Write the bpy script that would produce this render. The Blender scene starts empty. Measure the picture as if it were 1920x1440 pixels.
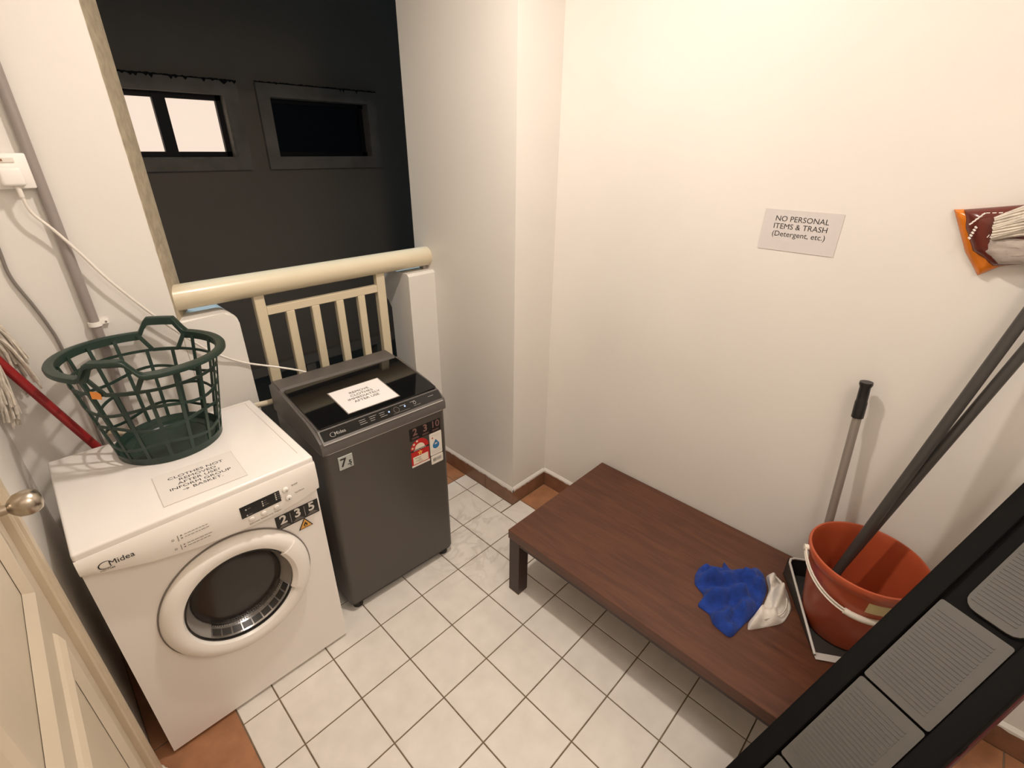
import bpy, bmesh, math, random
from mathutils import Vector, Matrix
random.seed(7)
PI = math.pi
scene = bpy.context.scene
C = scene.collection
R = random.Random(11)

# ------------------------------------------------------------------ camera
cam_d = bpy.data.cameras.new('camera')
cam = bpy.data.objects.new('camera', cam_d)
C.objects.link(cam)
RX = Vector((0.6975498803765585, -0.7164838413511995, 0.008664263917919274))
RY = Vector((-0.3090677388345816, -0.311765433560551, -0.8984873105661814))
RZ = Vector((0.6464528576766313, 0.624061871547509, -0.4389139816436596))
CAM = Vector((-0.17879516, -1.271015, 1.70716356))
m = Matrix.Identity(4)
for i in range(3):
    m[i][0] = RX[i]; m[i][1] = -RY[i]; m[i][2] = -RZ[i]; m[i][3] = CAM[i]
cam.matrix_world = m
cam_d.sensor_fit = 'HORIZONTAL'
cam_d.sensor_width = 36.0
cam_d.lens = 904.005 / 1920 * 36.0
cam_d.clip_start = 0.02
scene.camera = cam

# ------------------------------------------------------------------ world, lights, exposure
w = bpy.data.worlds.new('night'); scene.world = w
w.use_nodes = True
w.node_tree.nodes['Background'].inputs[0].default_value = (0.30, 0.52, 0.66, 1)
w.node_tree.nodes['Background'].inputs[1].default_value = 0.05
def point(name, loc, watts, col, rad):
    d = bpy.data.lights.new(name, 'POINT'); d.energy = watts; d.color = col; d.shadow_soft_size = rad
    o = bpy.data.objects.new(name, d); C.objects.link(o); o.location = loc
    return o
def downlight(name, loc, watts, col, size):
    d = bpy.data.lights.new(name, 'AREA'); d.shape = 'DISK'; d.size = size; d.energy = watts; d.color = col
    o = bpy.data.objects.new(name, d); C.objects.link(o); o.location = loc
    return o
downlight('ceiling_lamp_light', (0.62, -0.35, 2.62), 23, (1.0, 0.88, 0.775), 0.10)
point('rear_fill_light', (0.40, -1.80, 2.45), 18, (1.0, 0.88, 0.775), 0.15)  # added fill behind the camera that evens out the light, not a known lamp
sd = bpy.data.lights.new('light_well_sky', 'SUN'); sd.energy = 2.2; sd.color = (0.55, 0.82, 1.0); sd.angle = 0.12
so_ = bpy.data.objects.new('light_well_sky', sd); C.objects.link(so_); so_.rotation_euler = (-0.095, 0.0, 0.0)
scene.cycles.max_bounces = 14; scene.cycles.diffuse_bounces = 10; scene.cycles.glossy_bounces = 5
scene.view_settings.view_transform = 'Standard'
scene.view_settings.look = 'None'
scene.view_settings.exposure = 0.06
scene.view_settings.gamma = 1.0
scene.view_settings.use_curve_mapping = False

# ------------------------------------------------------------------ materials
def mat(name, col, rough=0.5, metal=0.0, noise=0.0, nscale=8.0, bump=0.0, bscale=40.0, spec=0.5, emit=None, estr=1.0, coat=0.0, stretch=None, col2=None, sheen=0.0):
    mt = bpy.data.materials.new(name); mt.use_nodes = True
    nt = mt.node_tree; b = nt.nodes['Principled BSDF']
    b.inputs['Base Color'].default_value = (*col, 1)
    b.inputs['Roughness'].default_value = rough
    b.inputs['Metallic'].default_value = metal
    b.inputs['Specular IOR Level'].default_value = spec
    b.inputs['Coat Weight'].default_value = coat
    if sheen: b.inputs['Sheen Weight'].default_value = sheen
    if emit:
        b.inputs['Emission Color'].default_value = (*emit, 1); b.inputs['Emission Strength'].default_value = estr
    tc = nt.nodes.new('ShaderNodeTexCoord')
    src = tc.outputs['Object']
    if stretch:
        mp = nt.nodes.new('ShaderNodeMapping'); mp.inputs['Scale'].default_value = stretch
        nt.links.new(src, mp.inputs['Vector']); src = mp.outputs['Vector']
    if noise or col2:
        n = nt.nodes.new('ShaderNodeTexNoise'); n.inputs['Scale'].default_value = nscale; n.inputs['Detail'].default_value = 6
        nt.links.new(src, n.inputs['Vector'])
        rp = nt.nodes.new('ShaderNodeValToRGB')
        c2 = col2 if col2 else tuple(max(0, c * (1 - noise)) for c in col)
        rp.color_ramp.elements[0].position = 0.35; rp.color_ramp.elements[1].position = 0.65
        rp.color_ramp.elements[0].color = (*c2, 1); rp.color_ramp.elements[1].color = (*col, 1)
        nt.links.new(n.outputs['Fac'], rp.inputs['Fac']); nt.links.new(rp.outputs['Color'], b.inputs['Base Color'])
    if bump:
        n2 = nt.nodes.new('ShaderNodeTexNoise'); n2.inputs['Scale'].default_value = bscale; n2.inputs['Detail'].default_value = 4
        nt.links.new(src, n2.inputs['Vector'])
        bp = nt.nodes.new('ShaderNodeBump'); bp.inputs['Strength'].default_value = bump; bp.inputs['Distance'].default_value = 0.01
        nt.links.new(n2.outputs['Fac'], bp.inputs['Height']); nt.links.new(bp.outputs['Normal'], b.inputs['Normal'])
    return mt
M = dict(
    wall=mat('wall_paint', (0.745, 0.72, 0.68), 0.45, noise=0.03, nscale=3, bump=0.06, bscale=25),
    ceil=mat('ceiling_paint', (0.87, 0.85, 0.82), 0.7),
    concrete=mat('raw_concrete', (0.47, 0.40, 0.29), 0.9, noise=0.22, nscale=30, bump=0.3, bscale=80),
    tile=None,
    grout=mat('grout', (0.20, 0.15, 0.10), 0.95, noise=0.3, nscale=30),
    terra=mat('terracotta', (0.40, 0.185, 0.09), 0.45, noise=0.25, nscale=14, bump=0.05),
    skirt=mat('terracotta_skirting', (0.26, 0.125, 0.07), 0.35, noise=0.25, nscale=18),
    doorp=mat('cream_door_paint', (0.60, 0.52, 0.40), 0.4, noise=0.05, nscale=5),
    frame=mat('cream_frame_paint', (0.58, 0.49, 0.36), 0.4, noise=0.08, nscale=9),
    nickel=mat('brushed_nickel', (0.50, 0.44, 0.36), 0.28, metal=1.0),
    white=mat('white_enamel', (0.86, 0.83, 0.80), 0.25, noise=0.02, nscale=3, coat=0.2),
    whitep=mat('white_plastic', (0.86, 0.83, 0.79), 0.35),
    black=mat('black_plastic', (0.012, 0.011, 0.011), 0.35),
    ink=mat('black_ink', (0.02, 0.018, 0.016), 0.6),
    greyink=mat('grey_ink', (0.22, 0.20, 0.18), 0.6),
    silverink=mat('silver_ink', (0.50, 0.48, 0.46), 0.35),
    dullpink=mat('dim_rose_ink', (0.20, 0.11, 0.095), 0.5),
    glassblack=mat('tinted_black_glass', (0.006, 0.006, 0.006), 0.04, spec=0.5),
    graphite=mat('graphite_enamel', (0.088, 0.079, 0.070), 0.32, metal=0.25),
    graphite2=mat('graphite_plastic', (0.105, 0.095, 0.088), 0.4),
    drum=mat('drum_dark', (0.028, 0.024, 0.021), 0.18),
    drumring=mat('clear_door_ring', (0.30, 0.28, 0.26), 0.15),
    chrome=mat('bright_silver', (0.72, 0.72, 0.72), 0.18, metal=1.0),
    paper=mat('white_paper', (0.80, 0.77, 0.76), 0.6),
    dimsilver=mat('dim_silver_ink', (0.24, 0.23, 0.22), 0.4),
    papershade=mat('shaded_white_paper', (0.615, 0.585, 0.575), 0.6),  # white paper with the shade of its facing and curl put into the colour
    lampaper=mat('laminated_paper', (0.80, 0.765, 0.73), 0.3),
    tape=mat('clear_tape_edge', (0.62, 0.58, 0.53), 0.3),
    green=mat('dark_green_plastic', (0.014, 0.036, 0.026), 0.38, noise=0.2, nscale=10),
    orange=mat('orange_tag', (0.85, 0.30, 0.05), 0.5),
    pipe=mat('grey_pvc_pipe', (0.29, 0.255, 0.24), 0.4),
    cord=mat('grey_cord', (0.20, 0.18, 0.16), 0.5),
    wcord=mat('white_cord', (0.78, 0.74, 0.68), 0.4),
    beigepipe=mat('beige_hose', (0.66, 0.58, 0.44), 0.4),
    rail=mat('cream_rail_paint', (0.66, 0.58, 0.42), 0.3, noise=0.04, nscale=6, coat=0.2),
    wood=None,
    woodside=mat('dark_wood_edge', (0.040, 0.017, 0.013), 0.4, noise=0.35, nscale=12, stretch=(6, 1, 6)),
    glide=mat('pale_glide', (0.45, 0.36, 0.24), 0.6),
    bucket=mat('terracotta_red_plastic', (0.40, 0.078, 0.030), 0.33),
    bail=mat('ivory_plastic', (0.72, 0.68, 0.60), 0.35),
    yellowlab=mat('yellow_label', (0.62, 0.52, 0.26), 0.5),
    greyplas=mat('dark_pan_plastic', (0.035, 0.033, 0.031), 0.4),
    rimgrey=mat('pale_grey_rim', (0.52, 0.50, 0.47), 0.35),
    alu=mat('grey_metal_pole', (0.30, 0.27, 0.24), 0.4, metal=0.3),
    darkpole=mat('dark_grey_pole', (0.050, 0.046, 0.043), 0.38),
    blue=mat('blue_microfibre', (0.008, 0.045, 0.30), 0.95, noise=0.30, nscale=45, bump=0.3, bscale=220, sheen=0.06),
    rag=mat('off_white_rag', (0.70, 0.66, 0.60), 0.95, noise=0.15, nscale=30, bump=0.2, bscale=120),
    cotton=mat('cotton_strings', (0.66, 0.60, 0.52), 0.95, noise=0.25, nscale=60),
    redpole=mat('red_pole', (0.28, 0.012, 0.014), 0.35),
    pkorange=mat('orange_film', (0.72, 0.20, 0.012), 0.25, noise=0.2, nscale=20),
    pkmaroon=mat('maroon_film', (0.125, 0.022, 0.014), 0.25, noise=0.1, nscale=20),
    pkclear=mat('clear_film_over_cotton', (0.46, 0.40, 0.36), 0.22, noise=0.25, nscale=25, stretch=(1, 1, 4)),
    pkred=mat('red_print', (0.45, 0.02, 0.03), 0.3),
    pkwhite=mat('white_print', (0.75, 0.72, 0.68), 0.4),
    navy=mat('navy_band', (0.03, 0.03, 0.10), 0.6),
    ladblack=mat('ladder_black', (0.0045, 0.004, 0.0038), 0.7, spec=0.12),
    ladgrey=mat('ladder_tread_grey', (0.085, 0.079, 0.069), 0.55),
    ladred=mat('ladder_dark_red', (0.10, 0.006, 0.006), 0.4),
    brass=mat('brass', (0.75, 0.58, 0.28), 0.25, metal=1.0),
    red=mat('label_red', (0.46, 0.018, 0.018), 0.4),
    yellow=mat('label_yellow', (0.85, 0.55, 0.10), 0.4),
    cream=mat('label_cream', (0.72, 0.64, 0.52), 0.4),
    labwhite=mat('label_white', (0.72, 0.68, 0.62), 0.4),
    bluedrop=mat('label_blue', (0.03, 0.16, 0.36), 0.4),
    badge=mat('silver_badge', (0.42, 0.44, 0.42), 0.35),
    warn=mat('warning_orange', (0.80, 0.42, 0.08), 0.45),
    led=mat('blue_led', (0.2, 0.3, 0.6), 0.4, emit=(0.35, 0.5, 1.0), estr=1.1),
    opp=mat('dark_grey_render', (0.27, 0.225, 0.185), 0.9, noise=0.10, nscale=1.2),
    oppband=mat('grey_window_surround', (0.31, 0.265, 0.225), 0.9, noise=0.25, nscale=6),
    oppsoot=mat('black_soot_band', (0.015, 0.013, 0.012), 0.95, noise=0.5, nscale=14),
    oppframe=mat('black_window_frame', (0.008, 0.006, 0.007), 0.6),
    litpane=mat('lit_frosted_pane', (0.5, 0.4, 0.35), 0.6, emit=(1.0, 0.82, 0.67), estr=0.86),
    darkpane=mat('dark_window_pane', (0.006, 0.006, 0.007), 0.3),
    oppedge=mat('grey_plaster_reveal', (0.30, 0.27, 0.23), 0.8, noise=0.3, nscale=20),
)
def tile_mat():
    mt = bpy.data.materials.new('glazed_floor_tile'); mt.use_nodes = True
    nt = mt.node_tree; b = nt.nodes['Principled BSDF']; b.inputs['Roughness'].default_value = 0.42
    tc = nt.nodes.new('ShaderNodeNewGeometry')
    n1 = nt.nodes.new('ShaderNodeTexNoise'); n1.inputs['Scale'].default_value = 14; n1.inputs['Detail'].default_value = 8
    r1 = nt.nodes.new('ShaderNodeValToRGB')
    r1.color_ramp.elements[0].position = 0.3; r1.color_ramp.elements[1].position = 0.7
    r1.color_ramp.elements[0].color = (0.69, 0.655, 0.605, 1); r1.color_ramp.elements[1].color = (0.77, 0.735, 0.685, 1)
    nt.links.new(tc.outputs['Position'], n1.inputs['Vector']); nt.links.new(n1.outputs['Fac'], r1.inputs['Fac'])
    # stains left by water beside the washing machine (dirt with a place of its own)
    n2 = nt.nodes.new('ShaderNodeTexNoise'); n2.inputs['Scale'].default_value = 5; n2.inputs['Detail'].default_value = 5; n2.inputs['Distortion'].default_value = 1.2
    nt.links.new(tc.outputs['Position'], n2.inputs['Vector'])
    r2 = nt.nodes.new('ShaderNodeValToRGB')
    e = r2.color_ramp.elements
    e[0].position = 0.47; e[0].color = (0, 0, 0, 1); e[1].position = 0.515; e[1].color = (1, 1, 1, 1)
    e2 = e.new(0.56); e2.color = (0, 0, 0, 1)
    nt.links.new(n2.outputs['Fac'], r2.inputs['Fac'])
    vd = nt.nodes.new('ShaderNodeVectorMath'); vd.operation = 'DISTANCE'; vd.inputs[1].default_value = (0.98, 0.10, 0)
    nt.links.new(tc.outputs['Position'], vd.inputs[0])
    mr = nt.nodes.new('ShaderNodeMapRange'); mr.inputs[1].default_value = 0.15; mr.inputs[2].default_value = 0.36; mr.inputs[3].default_value = 0.28; mr.inputs[4].default_value = 0
    nt.links.new(vd.outputs['Value'], mr.inputs[0])
    mu = nt.nodes.new('ShaderNodeMath'); mu.operation = 'MULTIPLY'
    nt.links.new(r2.outputs['Color'], mu.inputs[0]); nt.links.new(mr.outputs[0], mu.inputs[1])
    mx = nt.nodes.new('ShaderNodeMix'); mx.data_type = 'RGBA'
    mx.inputs[7].default_value = (0.30, 0.26, 0.21, 1)
    nt.links.new(mu.outputs[0], mx.inputs[0]); nt.links.new(r1.outputs['Color'], mx.inputs[6])
    nt.links.new(mx.outputs[2], b.inputs['Base Color'])
    return mt
M['tile'] = tile_mat()
def wood_mat():
    mt = bpy.data.materials.new('mahogany_veneer'); mt.use_nodes = True
    nt = mt.node_tree; b = nt.nodes['Principled BSDF']; b.inputs['Roughness'].default_value = 0.36
    tc = nt.nodes.new('ShaderNodeTexCoord'); mp = nt.nodes.new('ShaderNodeMapping')
    mp.inputs['Scale'].default_value = (9, 0.9, 9)
    nt.links.new(tc.outputs['Object'], mp.inputs['Vector'])
    n = nt.nodes.new('ShaderNodeTexNoise'); n.inputs['Scale'].default_value = 5; n.inputs['Detail'].default_value = 9; n.inputs['Roughness'].default_value = 0.62; n.inputs['Distortion'].default_value = 0.6
    nt.links.new(mp.outputs['Vector'], n.inputs['Vector'])
    r = nt.nodes.new('ShaderNodeValToRGB'); e = r.color_ramp.elements
    e[0].position = 0.28; e[0].color = (0.058, 0.020, 0.011, 1); e[1].position = 0.72; e[1].color = (0.125, 0.046, 0.022, 1)
    nt.links.new(n.outputs['Fac'], r.inputs['Fac']); nt.links.new(r.outputs['Color'], b.inputs['Base Color'])
    return mt
M['wood'] = wood_mat()

# ------------------------------------------------------------------ mesh helpers
def bm_new(): return bmesh.new()
def add_box(bm, lo, hi, mx=None):
    v = [bm.verts.new((x, y, z)) for x in (lo[0], hi[0]) for y in (lo[1], hi[1]) for z in (lo[2], hi[2])]
    for f in ((0,1,3,2),(4,6,7,5),(0,4,5,1),(2,3,7,6),(0,2,6,4),(1,5,7,3)):
        bm.faces.new([v[i] for i in f])
    if mx:
        for q in v: q.co = mx @ q.co
    return v
def box(lo, hi, bev=0.0, seg=2):
    bm = bm_new(); add_box(bm, lo, hi)
    if bev: bmesh.ops.bevel(bm, geom=bm.edges[:], offset=bev, segments=seg, affect='EDGES', profile=0.5, clamp_overlap=True)
    return bm
def add_tube(bm, pts, r, seg=10, caps=True, radii=None):
    pts = [Vector(p) for p in pts]; n = len(pts); rings = []
    prev = None
    for i, p in enumerate(pts):
        t = (pts[min(i+1, n-1)] - pts[max(i-1, 0)]).normalized()
        if prev is None:
            a = Vector((0, 0, 1)) if abs(t.z) < 0.9 else Vector((1, 0, 0))
            u = t.cross(a).normalized()
        else:
            u = (prev - t * prev.dot(t)).normalized()
        prev = u; v = t.cross(u)
        rr = radii[i] if radii else r
        rings.append([bm.verts.new(p + (u * math.cos(2*PI*k/seg) + v * math.sin(2*PI*k/seg)) * rr) for k in range(seg)])
    for a, b in zip(rings, rings[1:]):
        for k in range(seg): bm.faces.new((a[k], a[(k+1) % seg], b[(k+1) % seg], b[k]))
    if caps:
        bm.faces.new(rings[0][::-1]); bm.faces.new(rings[-1])
    return bm
def tube(pts, r, seg=10, radii=None): return add_tube(bm_new(), pts, r, seg, True, radii)
def smooth_path(pts, n=8):
    pts = [Vector(p) for p in pts]; out = []
    for i in range(len(pts) - 1):
        p0 = pts[max(i-1, 0)]; p1 = pts[i]; p2 = pts[i+1]; p3 = pts[min(i+2, len(pts)-1)]
        for k in range(n):
            t = k / n
            out.append(0.5 * ((2*p1) + (p2-p0)*t + (2*p0-5*p1+4*p2-p3)*t*t + (3*p1-p0-3*p2+p3)*t**3))
    out.append(pts[-1]); return out
def add_lathe(bm, prof, seg=48, close=False):
    """revolve (r, z) profile about z"""
    rings = []
    for r, z in prof:
        if r < 1e-6: rings.append([bm.verts.new((0, 0, z))])
        else: rings.append([bm.verts.new((r*math.cos(2*PI*k/seg), r*math.sin(2*PI*k/seg), z)) for k in range(seg)])
    pairs = list(zip(rings, rings[1:])) + ([(rings[-1], rings[0])] if close else [])
    for a, b in pairs:
        for k in range(seg):
            q = [a[k % len(a)], a[(k+1) % len(a)], b[(k+1) % len(b)], b[k % len(b)]]
            u = []
            for x in q:
                if x not in u: u.append(x)
            if len(u) >= 3: bm.faces.new(u)
    return bm
def lathe(prof, seg=48, close=False): return add_lathe(bm_new(), prof, seg, close)
def add_prism(bm, poly, t, f):
    """poly 2D points; f(a, b, d) -> 3D ; d in (0, t)"""
    n = len(poly)
    A = [bm.verts.new(f(a, b, 0)) for a, b in poly]; B = [bm.verts.new(f(a, b, t)) for a, b in poly]
    bm.faces.new(A[::-1]); bm.faces.new(B)
    for k in range(n): bm.faces.new((A[k], A[(k+1) % n], B[(k+1) % n], B[k]))
    return bm
def rounded(x0, y0, x1, y1, r, n=5):
    out = []
    for cx, cy, a0 in ((x1-r, y1-r, 0), (x0+r, y1-r, PI/2), (x0+r, y0+r, PI), (x1-r, y0+r, 1.5*PI)):
        for k in range(n+1):
            a = a0 + PI/2*k/n; out.append((cx + r*math.cos(a), cy + r*math.sin(a)))
    return out
def obj(name, bm, material, parent=None, smooth=None, mx=None):
    bmesh.ops.recalc_face_normals(bm, faces=bm.faces[:])
    if mx: bmesh.ops.transform(bm, matrix=mx, verts=bm.verts[:])
    me = bpy.data.meshes.new(name); bm.to_mesh(me); bm.free()
    if smooth is not None:
        for p in me.polygons: p.use_smooth = True
        me.set_sharp_from_angle(angle=math.radians(smooth))
    me.materials.append(material)
    o = bpy.data.objects.new(name, me); C.objects.link(o)
    if parent: o.parent = parent
    return o
def inst(src, parent, loc=(0, 0, 0), rot=(0, 0, 0), scale=(1, 1, 1)):
    o = src.copy(); C.objects.link(o); o.parent = parent; o.location = loc; o.rotation_euler = rot; o.scale = scale
    return o
def tag(o, label=None, cat=None, group=None, kind=None):
    if label: o['label'] = label
    if cat: o['category'] = cat
    if group: o['group'] = group
    if kind: o['kind'] = kind
    return o
def thing(name, label, cat, loc=(0, 0, 0), rz=0, group=None):
    o = bpy.data.objects.new(name, None); C.objects.link(o); o.empty_display_size = 0.05
    o.location = loc; o.rotation_euler = (0, 0, rz)
    return tag(o, label, cat, group)
def struct(name, bm, material, smooth=None, label=None):
    o = obj(name, bm, material, None, smooth); o['kind'] = 'structure'
    if label: o['label'] = label
    return o
def text_bm(body, size, align='CENTER', bold=0.0, spacing=1.0, line=1.0, ext=0.0002, xs=1.0):
    cu = bpy.data.curves.new('lettering', 'FONT'); cu.body = body; cu.size = size
    cu.align_x = align; cu.align_y = 'CENTER'; cu.extrude = ext; cu.resolution_u = 3
    cu.offset = bold; cu.space_character = spacing; cu.space_line = line
    o = bpy.data.objects.new('lettering', cu); C.objects.link(o)
    dg = bpy.context.evaluated_depsgraph_get(); dg.update()
    me = bpy.data.meshes.new_from_object(o.evaluated_get(dg))
    bm = bmesh.new(); bm.from_mesh(me)
    if xs != 1.0:
        for v in bm.verts: v.co.x *= xs
    bpy.data.objects.remove(o); bpy.data.curves.remove(cu); bpy.data.meshes.remove(me)
    return bm
def text(body, size, material, parent, mx, name='lettering', **k):
    return obj(name, text_bm(body, size, **k), material, parent, mx=mx)
T = Matrix.Translation
def RotX(a): return Matrix.Rotation(a, 4, 'X')
def RotY(a): return Matrix.Rotation(a, 4, 'Y')
def RotZ(a): return Matrix.Rotation(a, 4, 'Z')

# ------------------------------------------------------------------ setting
XL, XR, YB, YF, ZC = -0.345, 1.548, 0.70, -2.15, 2.72
XCOL, YCOL = 1.293, 0.139
# floor: recessed grout bed with every tile laid on it
bm = bm_new(); add_box(bm, (XL-0.1, YF, -0.10), (XR+0.08, 0.97, -0.0025))
floor = struct('floor', bm, M['grout'])
tile_meshes = {}
def tile(x0, y0, x1, y1, kind):
    g = 0.0022
    wx, wy = round(x1-x0-2*g, 4), round(y1-y0-2*g, 4)
    nm = 'tile' if kind == 'tile' else 'terracotta_tile'
    key = (wx, wy, kind)
    if key not in tile_meshes:
        b = bm_new(); add_box(b, (-wx/2, -wy/2, -0.009), (wx/2, wy/2, 0))
        top = [e for e in b.edges if all(v.co.z > -0.001 for v in e.verts)]
        bmesh.ops.bevel(b, geom=top, offset=0.0012, segments=1, affect='EDGES')
        o = obj(nm, b, M['tile'] if kind == 'tile' else M['terra'], floor); tile_meshes[key] = o
    else:
        o = inst(tile_meshes[key], floor)
    o.location = ((x0+x1)/2, (y0+y1)/2, 0)
    o.rotation_euler = (R.uniform(-.0012, .0012), R.uniform(-.0012, .0012), 0)
xs = [-0.117, 0.0] + [0.2*i for i in range(1, 7)] + [1.344]
ys = [-0.2*i for i in range(10, -1, -1)] + [0.2, 0.4, 0.511]
for a, b_ in zip(xs, xs[1:]):
    for c, d in zip(ys, ys[1:]):
        if b_ > 1.3 and d > 0.15:
            if c < YCOL: tile(a, c, b_, YCOL-0.009, 'tile'); tile(a, YCOL-0.006, 1.286, d, 'tile')
            else: tile(a, c, 1.286, d, 'tile')
        else: tile(a, c, b_, d, 'tile')
for c, d in zip(ys, ys[1:]):
    if c < YCOL: tile(1.344, c, 1.541, min(d, YCOL-0.009), 'terra')
ylx = [0.511, 0.12, -0.28, -0.68, -1.08, -1.48, -1.88]
for d, c in zip(ylx, ylx[1:]): tile(XL, c, -0.117, d, 'terra')
for a, b_ in zip([XL] + xs, xs[:-1] + [1.286]):
    if a < 1.286: tile(a, 0.511, b_, YB, 'terra')

bm = bm_new(); add_box(bm, (XL-0.1, YF-0.1, ZC), (XR+0.2, 0.845, ZC+0.1)); struct('ceiling', bm, M['ceil'])
# left wall with a doorway
DY0, DY1, DZ = -0.86, -0.043, 2.04
bm = bm_new()
add_box(bm, (XL-0.1, DY1, 0), (XL, 0.97, ZC)); add_box(bm, (XL-0.1, YF, 0), (XL, DY0, ZC)); add_box(bm, (XL-0.1, DY0, DZ), (XL, DY1, ZC))
struct('wall_left', bm, M['wall'])
bm = bm_new(); add_box(bm, (XL-0.1, YF-0.1, 0), (XR+0.2, YF, ZC)); struct('wall_front', bm, M['wall'])
bm = bm_new(); add_box(bm, (XR, YF, -0.0), (XR+0.1, YCOL, ZC))
add_box(bm, (XCOL, YCOL, 0), (XR+0.1, 0.855, ZC))
struct('wall_right', bm, M['wall'])
# rear wall: pier at the left of the opening, lintel above, parapet stubs
bm = bm_new()
add_box(bm, (XL, YB, 0), (0.168, 0.84, ZC)); add_box(bm, (0.168, YB, 2.46), (XCOL, 0.84, ZC))
wall_rear = struct('wall_rear', bm, M['wall'])
# splayed unpainted jamb with a chipped paint edge
bm = bm_new(); n = 60; rows = []
for k in range(n+1):
    z = 0.9 + (2.46-0.9)*k/n
    j = R.uniform(-0.0022, 0.0022)
    rows.append([bm.verts.new(p) for p in ((0.160, YB+0.002, z), (0.168+j*.3, YB-0.0006, z), (0.174+j, YB+0.012, z), (0.232, 0.84, z), (0.160, 0.84, z))])
for a, b_ in zip(rows, rows[1:]):
    for q in range(5): bm.faces.new((a[q], a[(q+1) % 5], b_[(q+1) % 5], b_[q]))
bm.faces.new(rows[0][::-1]); bm.faces.new(rows[-1])
tag(obj('jamb', bm, M['concrete'], wall_rear), 'raw tan concrete jamb edge of the opening')
def parapet(x0, x1, ztop, round_right, notch):
    b = bm_new()
    if notch: prof = [(YB, 0), (YB, ztop-0.012), (YB+.012, ztop), (0.90, ztop), (0.93, ztop-0.02), (0.93, ztop-0.145), (0.90, ztop-0.165), (0.875, ztop-0.2), (0.872, 0)]
    else: prof = [(YB, 0), (YB, ztop-0.012), (YB+.012, ztop), (0.93, ztop), (0.95, ztop-0.02), (0.95, 0)]
    add_prism(b, prof, x1-x0, lambda a, c, d: (x0+d, a, c))
    return b
bm = bm_new(); x1_, z1_, r_ = 0.359, 1.147, 0.045
add_prism(bm, [(0.168, 0), (x1_, 0)] + [(x1_-r_+r_*math.cos(PI/2*k/8), z1_-r_+r_*math.sin(PI/2*k/8)) for k in range(9)] + [(0.168, z1_)], 0.245, lambda a, c, d: (a, YB+d, c))
ed = [e for e in bm.edges if all(v.co.y < YB+1e-5 for v in e.verts) and max(v.co.z for v in e.verts) > 0.5 and min(v.co.z for v in e.verts) > 0.01]
bmesh.ops.bevel(bm, geom=ed, offset=0.007, segments=2, affect='EDGES')
obj('parapet', bm, M['wall'], wall_rear, 50)
obj('parapet', parapet(1.136, XCOL, 1.156, False, True), M['wall'], wall_rear, 40)
bm = bm_new(); add_box(bm, (0.3, 0.80, 0), (1.2, 0.93, 0.12)); obj('kerb', bm, M['wall'], wall_rear)

# terracotta skirting along the pillar and the right wall, with a painted-over lip
sk = bpy.data.objects.new('baseboard_right', None); C.objects.link(sk); sk['kind'] = 'structure'
def skirt(x0, y0, x1, y1):
    b = bm_new(); add_box(b, (min(x0, x1), min(y0, y1), 0.0), (max(x0, x1), max(y0, y1), 0.088 + R.uniform(-.002, .002)))
    o = obj('skirting_tile', b, M['skirt'], sk)
    for v in o.data.vertices: pass
yy = [YCOL, 0.339, 0.539, 0.70]
for a, b_ in zip(yy, yy[1:]): skirt(1.285, a+0.001 if a != YCOL else YCOL-0.008, 1.2935, b_-0.001)
skirt(1.286, YCOL-0.0082, 1.41, YCOL+0.0005); skirt(1.412, YCOL-0.0082, 1.54, YCOL+0.0005)
yy = [YCOL-0.0085 - 0.2*i for i in range(12)]
for a, b_ in zip(yy, yy[1:]): skirt(1.540, b_+0.001, 1.5485, a-0.001)
def lip(pts, name='paint_lip'):
    b = bm_new(); rows = []
    for k, (x, y, nx, ny) in enumerate(pts):
        t = R.uniform(-0.0035, 0.0035)
        rows.append([b.verts.new((x+nx*o_, y+ny*o_, z)) for o_, z in ((-.0005, .085+t), (.0095, .085+t), (.0095, .094), (.002, .106), (-.0005, .106))])
    for a, c in zip(rows, rows[1:]):
        for q in range(5): b.faces.new((a[q], a[(q+1) % 5], c[(q+1) % 5], c[q]))
    b.faces.new(rows[0][::-1]); b.faces.new(rows[-1])
    return b
L1 = [(XCOL, 0.70-0.5687*k/40 , -1, 0) for k in range(41)]
L1[-1] = (XCOL, YCOL-0.0095, -1, 0)
obj('paint_lip', lip(L1), M['wall'], sk)
obj('paint_lip', lip([(XCOL-0.009+0.2545*k/16, YCOL, 0, -1) for k in range(17)]), M['wall'], sk)
obj('paint_lip', lip([(XR, YCOL-0.002-2.2*k/110, -1, 0) for k in range(111)]), M['wall'], sk)

# door in the left wall, its architrave and knob
XD = -0.350
bm = bm_new(); add_box(bm, (XD-0.04, DY0+0.006, 0.006), (XD, -0.0462, DZ-0.006))
door = struct('door_1', bm, M['doorp'])
def molding(y0, z0, y1, z1):
    b = bm_new(); rings = []
    for ins, h in ((0, 0.0), (0.006, 0.006), (0.018, 0.013), (0.026, 0.013), (0.05, 0.001)):
        rings.append([b.verts.new((XD+h, y, z)) for y, z in ((y0+ins, z0+ins), (y1-ins, z0+ins), (y1-ins, z1-ins), (y0+ins, z1-ins))])
    for a, c in zip(rings, rings[1:]):
        for k in range(4): b.faces.new((a[k], a[(k+1) % 4], c[(k+1) % 4], c[k]))
    return b
obj('panel_molding', molding(-0.70, 0.935, -0.175, 1.90), M['doorp'], door)
obj('panel_molding', molding(-0.70, 0.20, -0.170, 0.832), M['doorp'], door)
kn = obj('door_knob', lathe([(0, 0), (0.028, 0), (0.028, 0.004), (0.020, 0.010), (0.0095, 0.012), (0.009, 0.026), (0.014, 0.030), (0.0215, 0.038), (0.0245, 0.050), (0.0235, 0.062), (0.018, 0.071), (0.008, 0.0745), (0, 0.075)], 32), M['nickel'], door, 50,
         mx=T((XD, -0.128, 1.105)) @ RotY(PI/2))
tag(kn, 'brushed nickel round knob')
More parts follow.
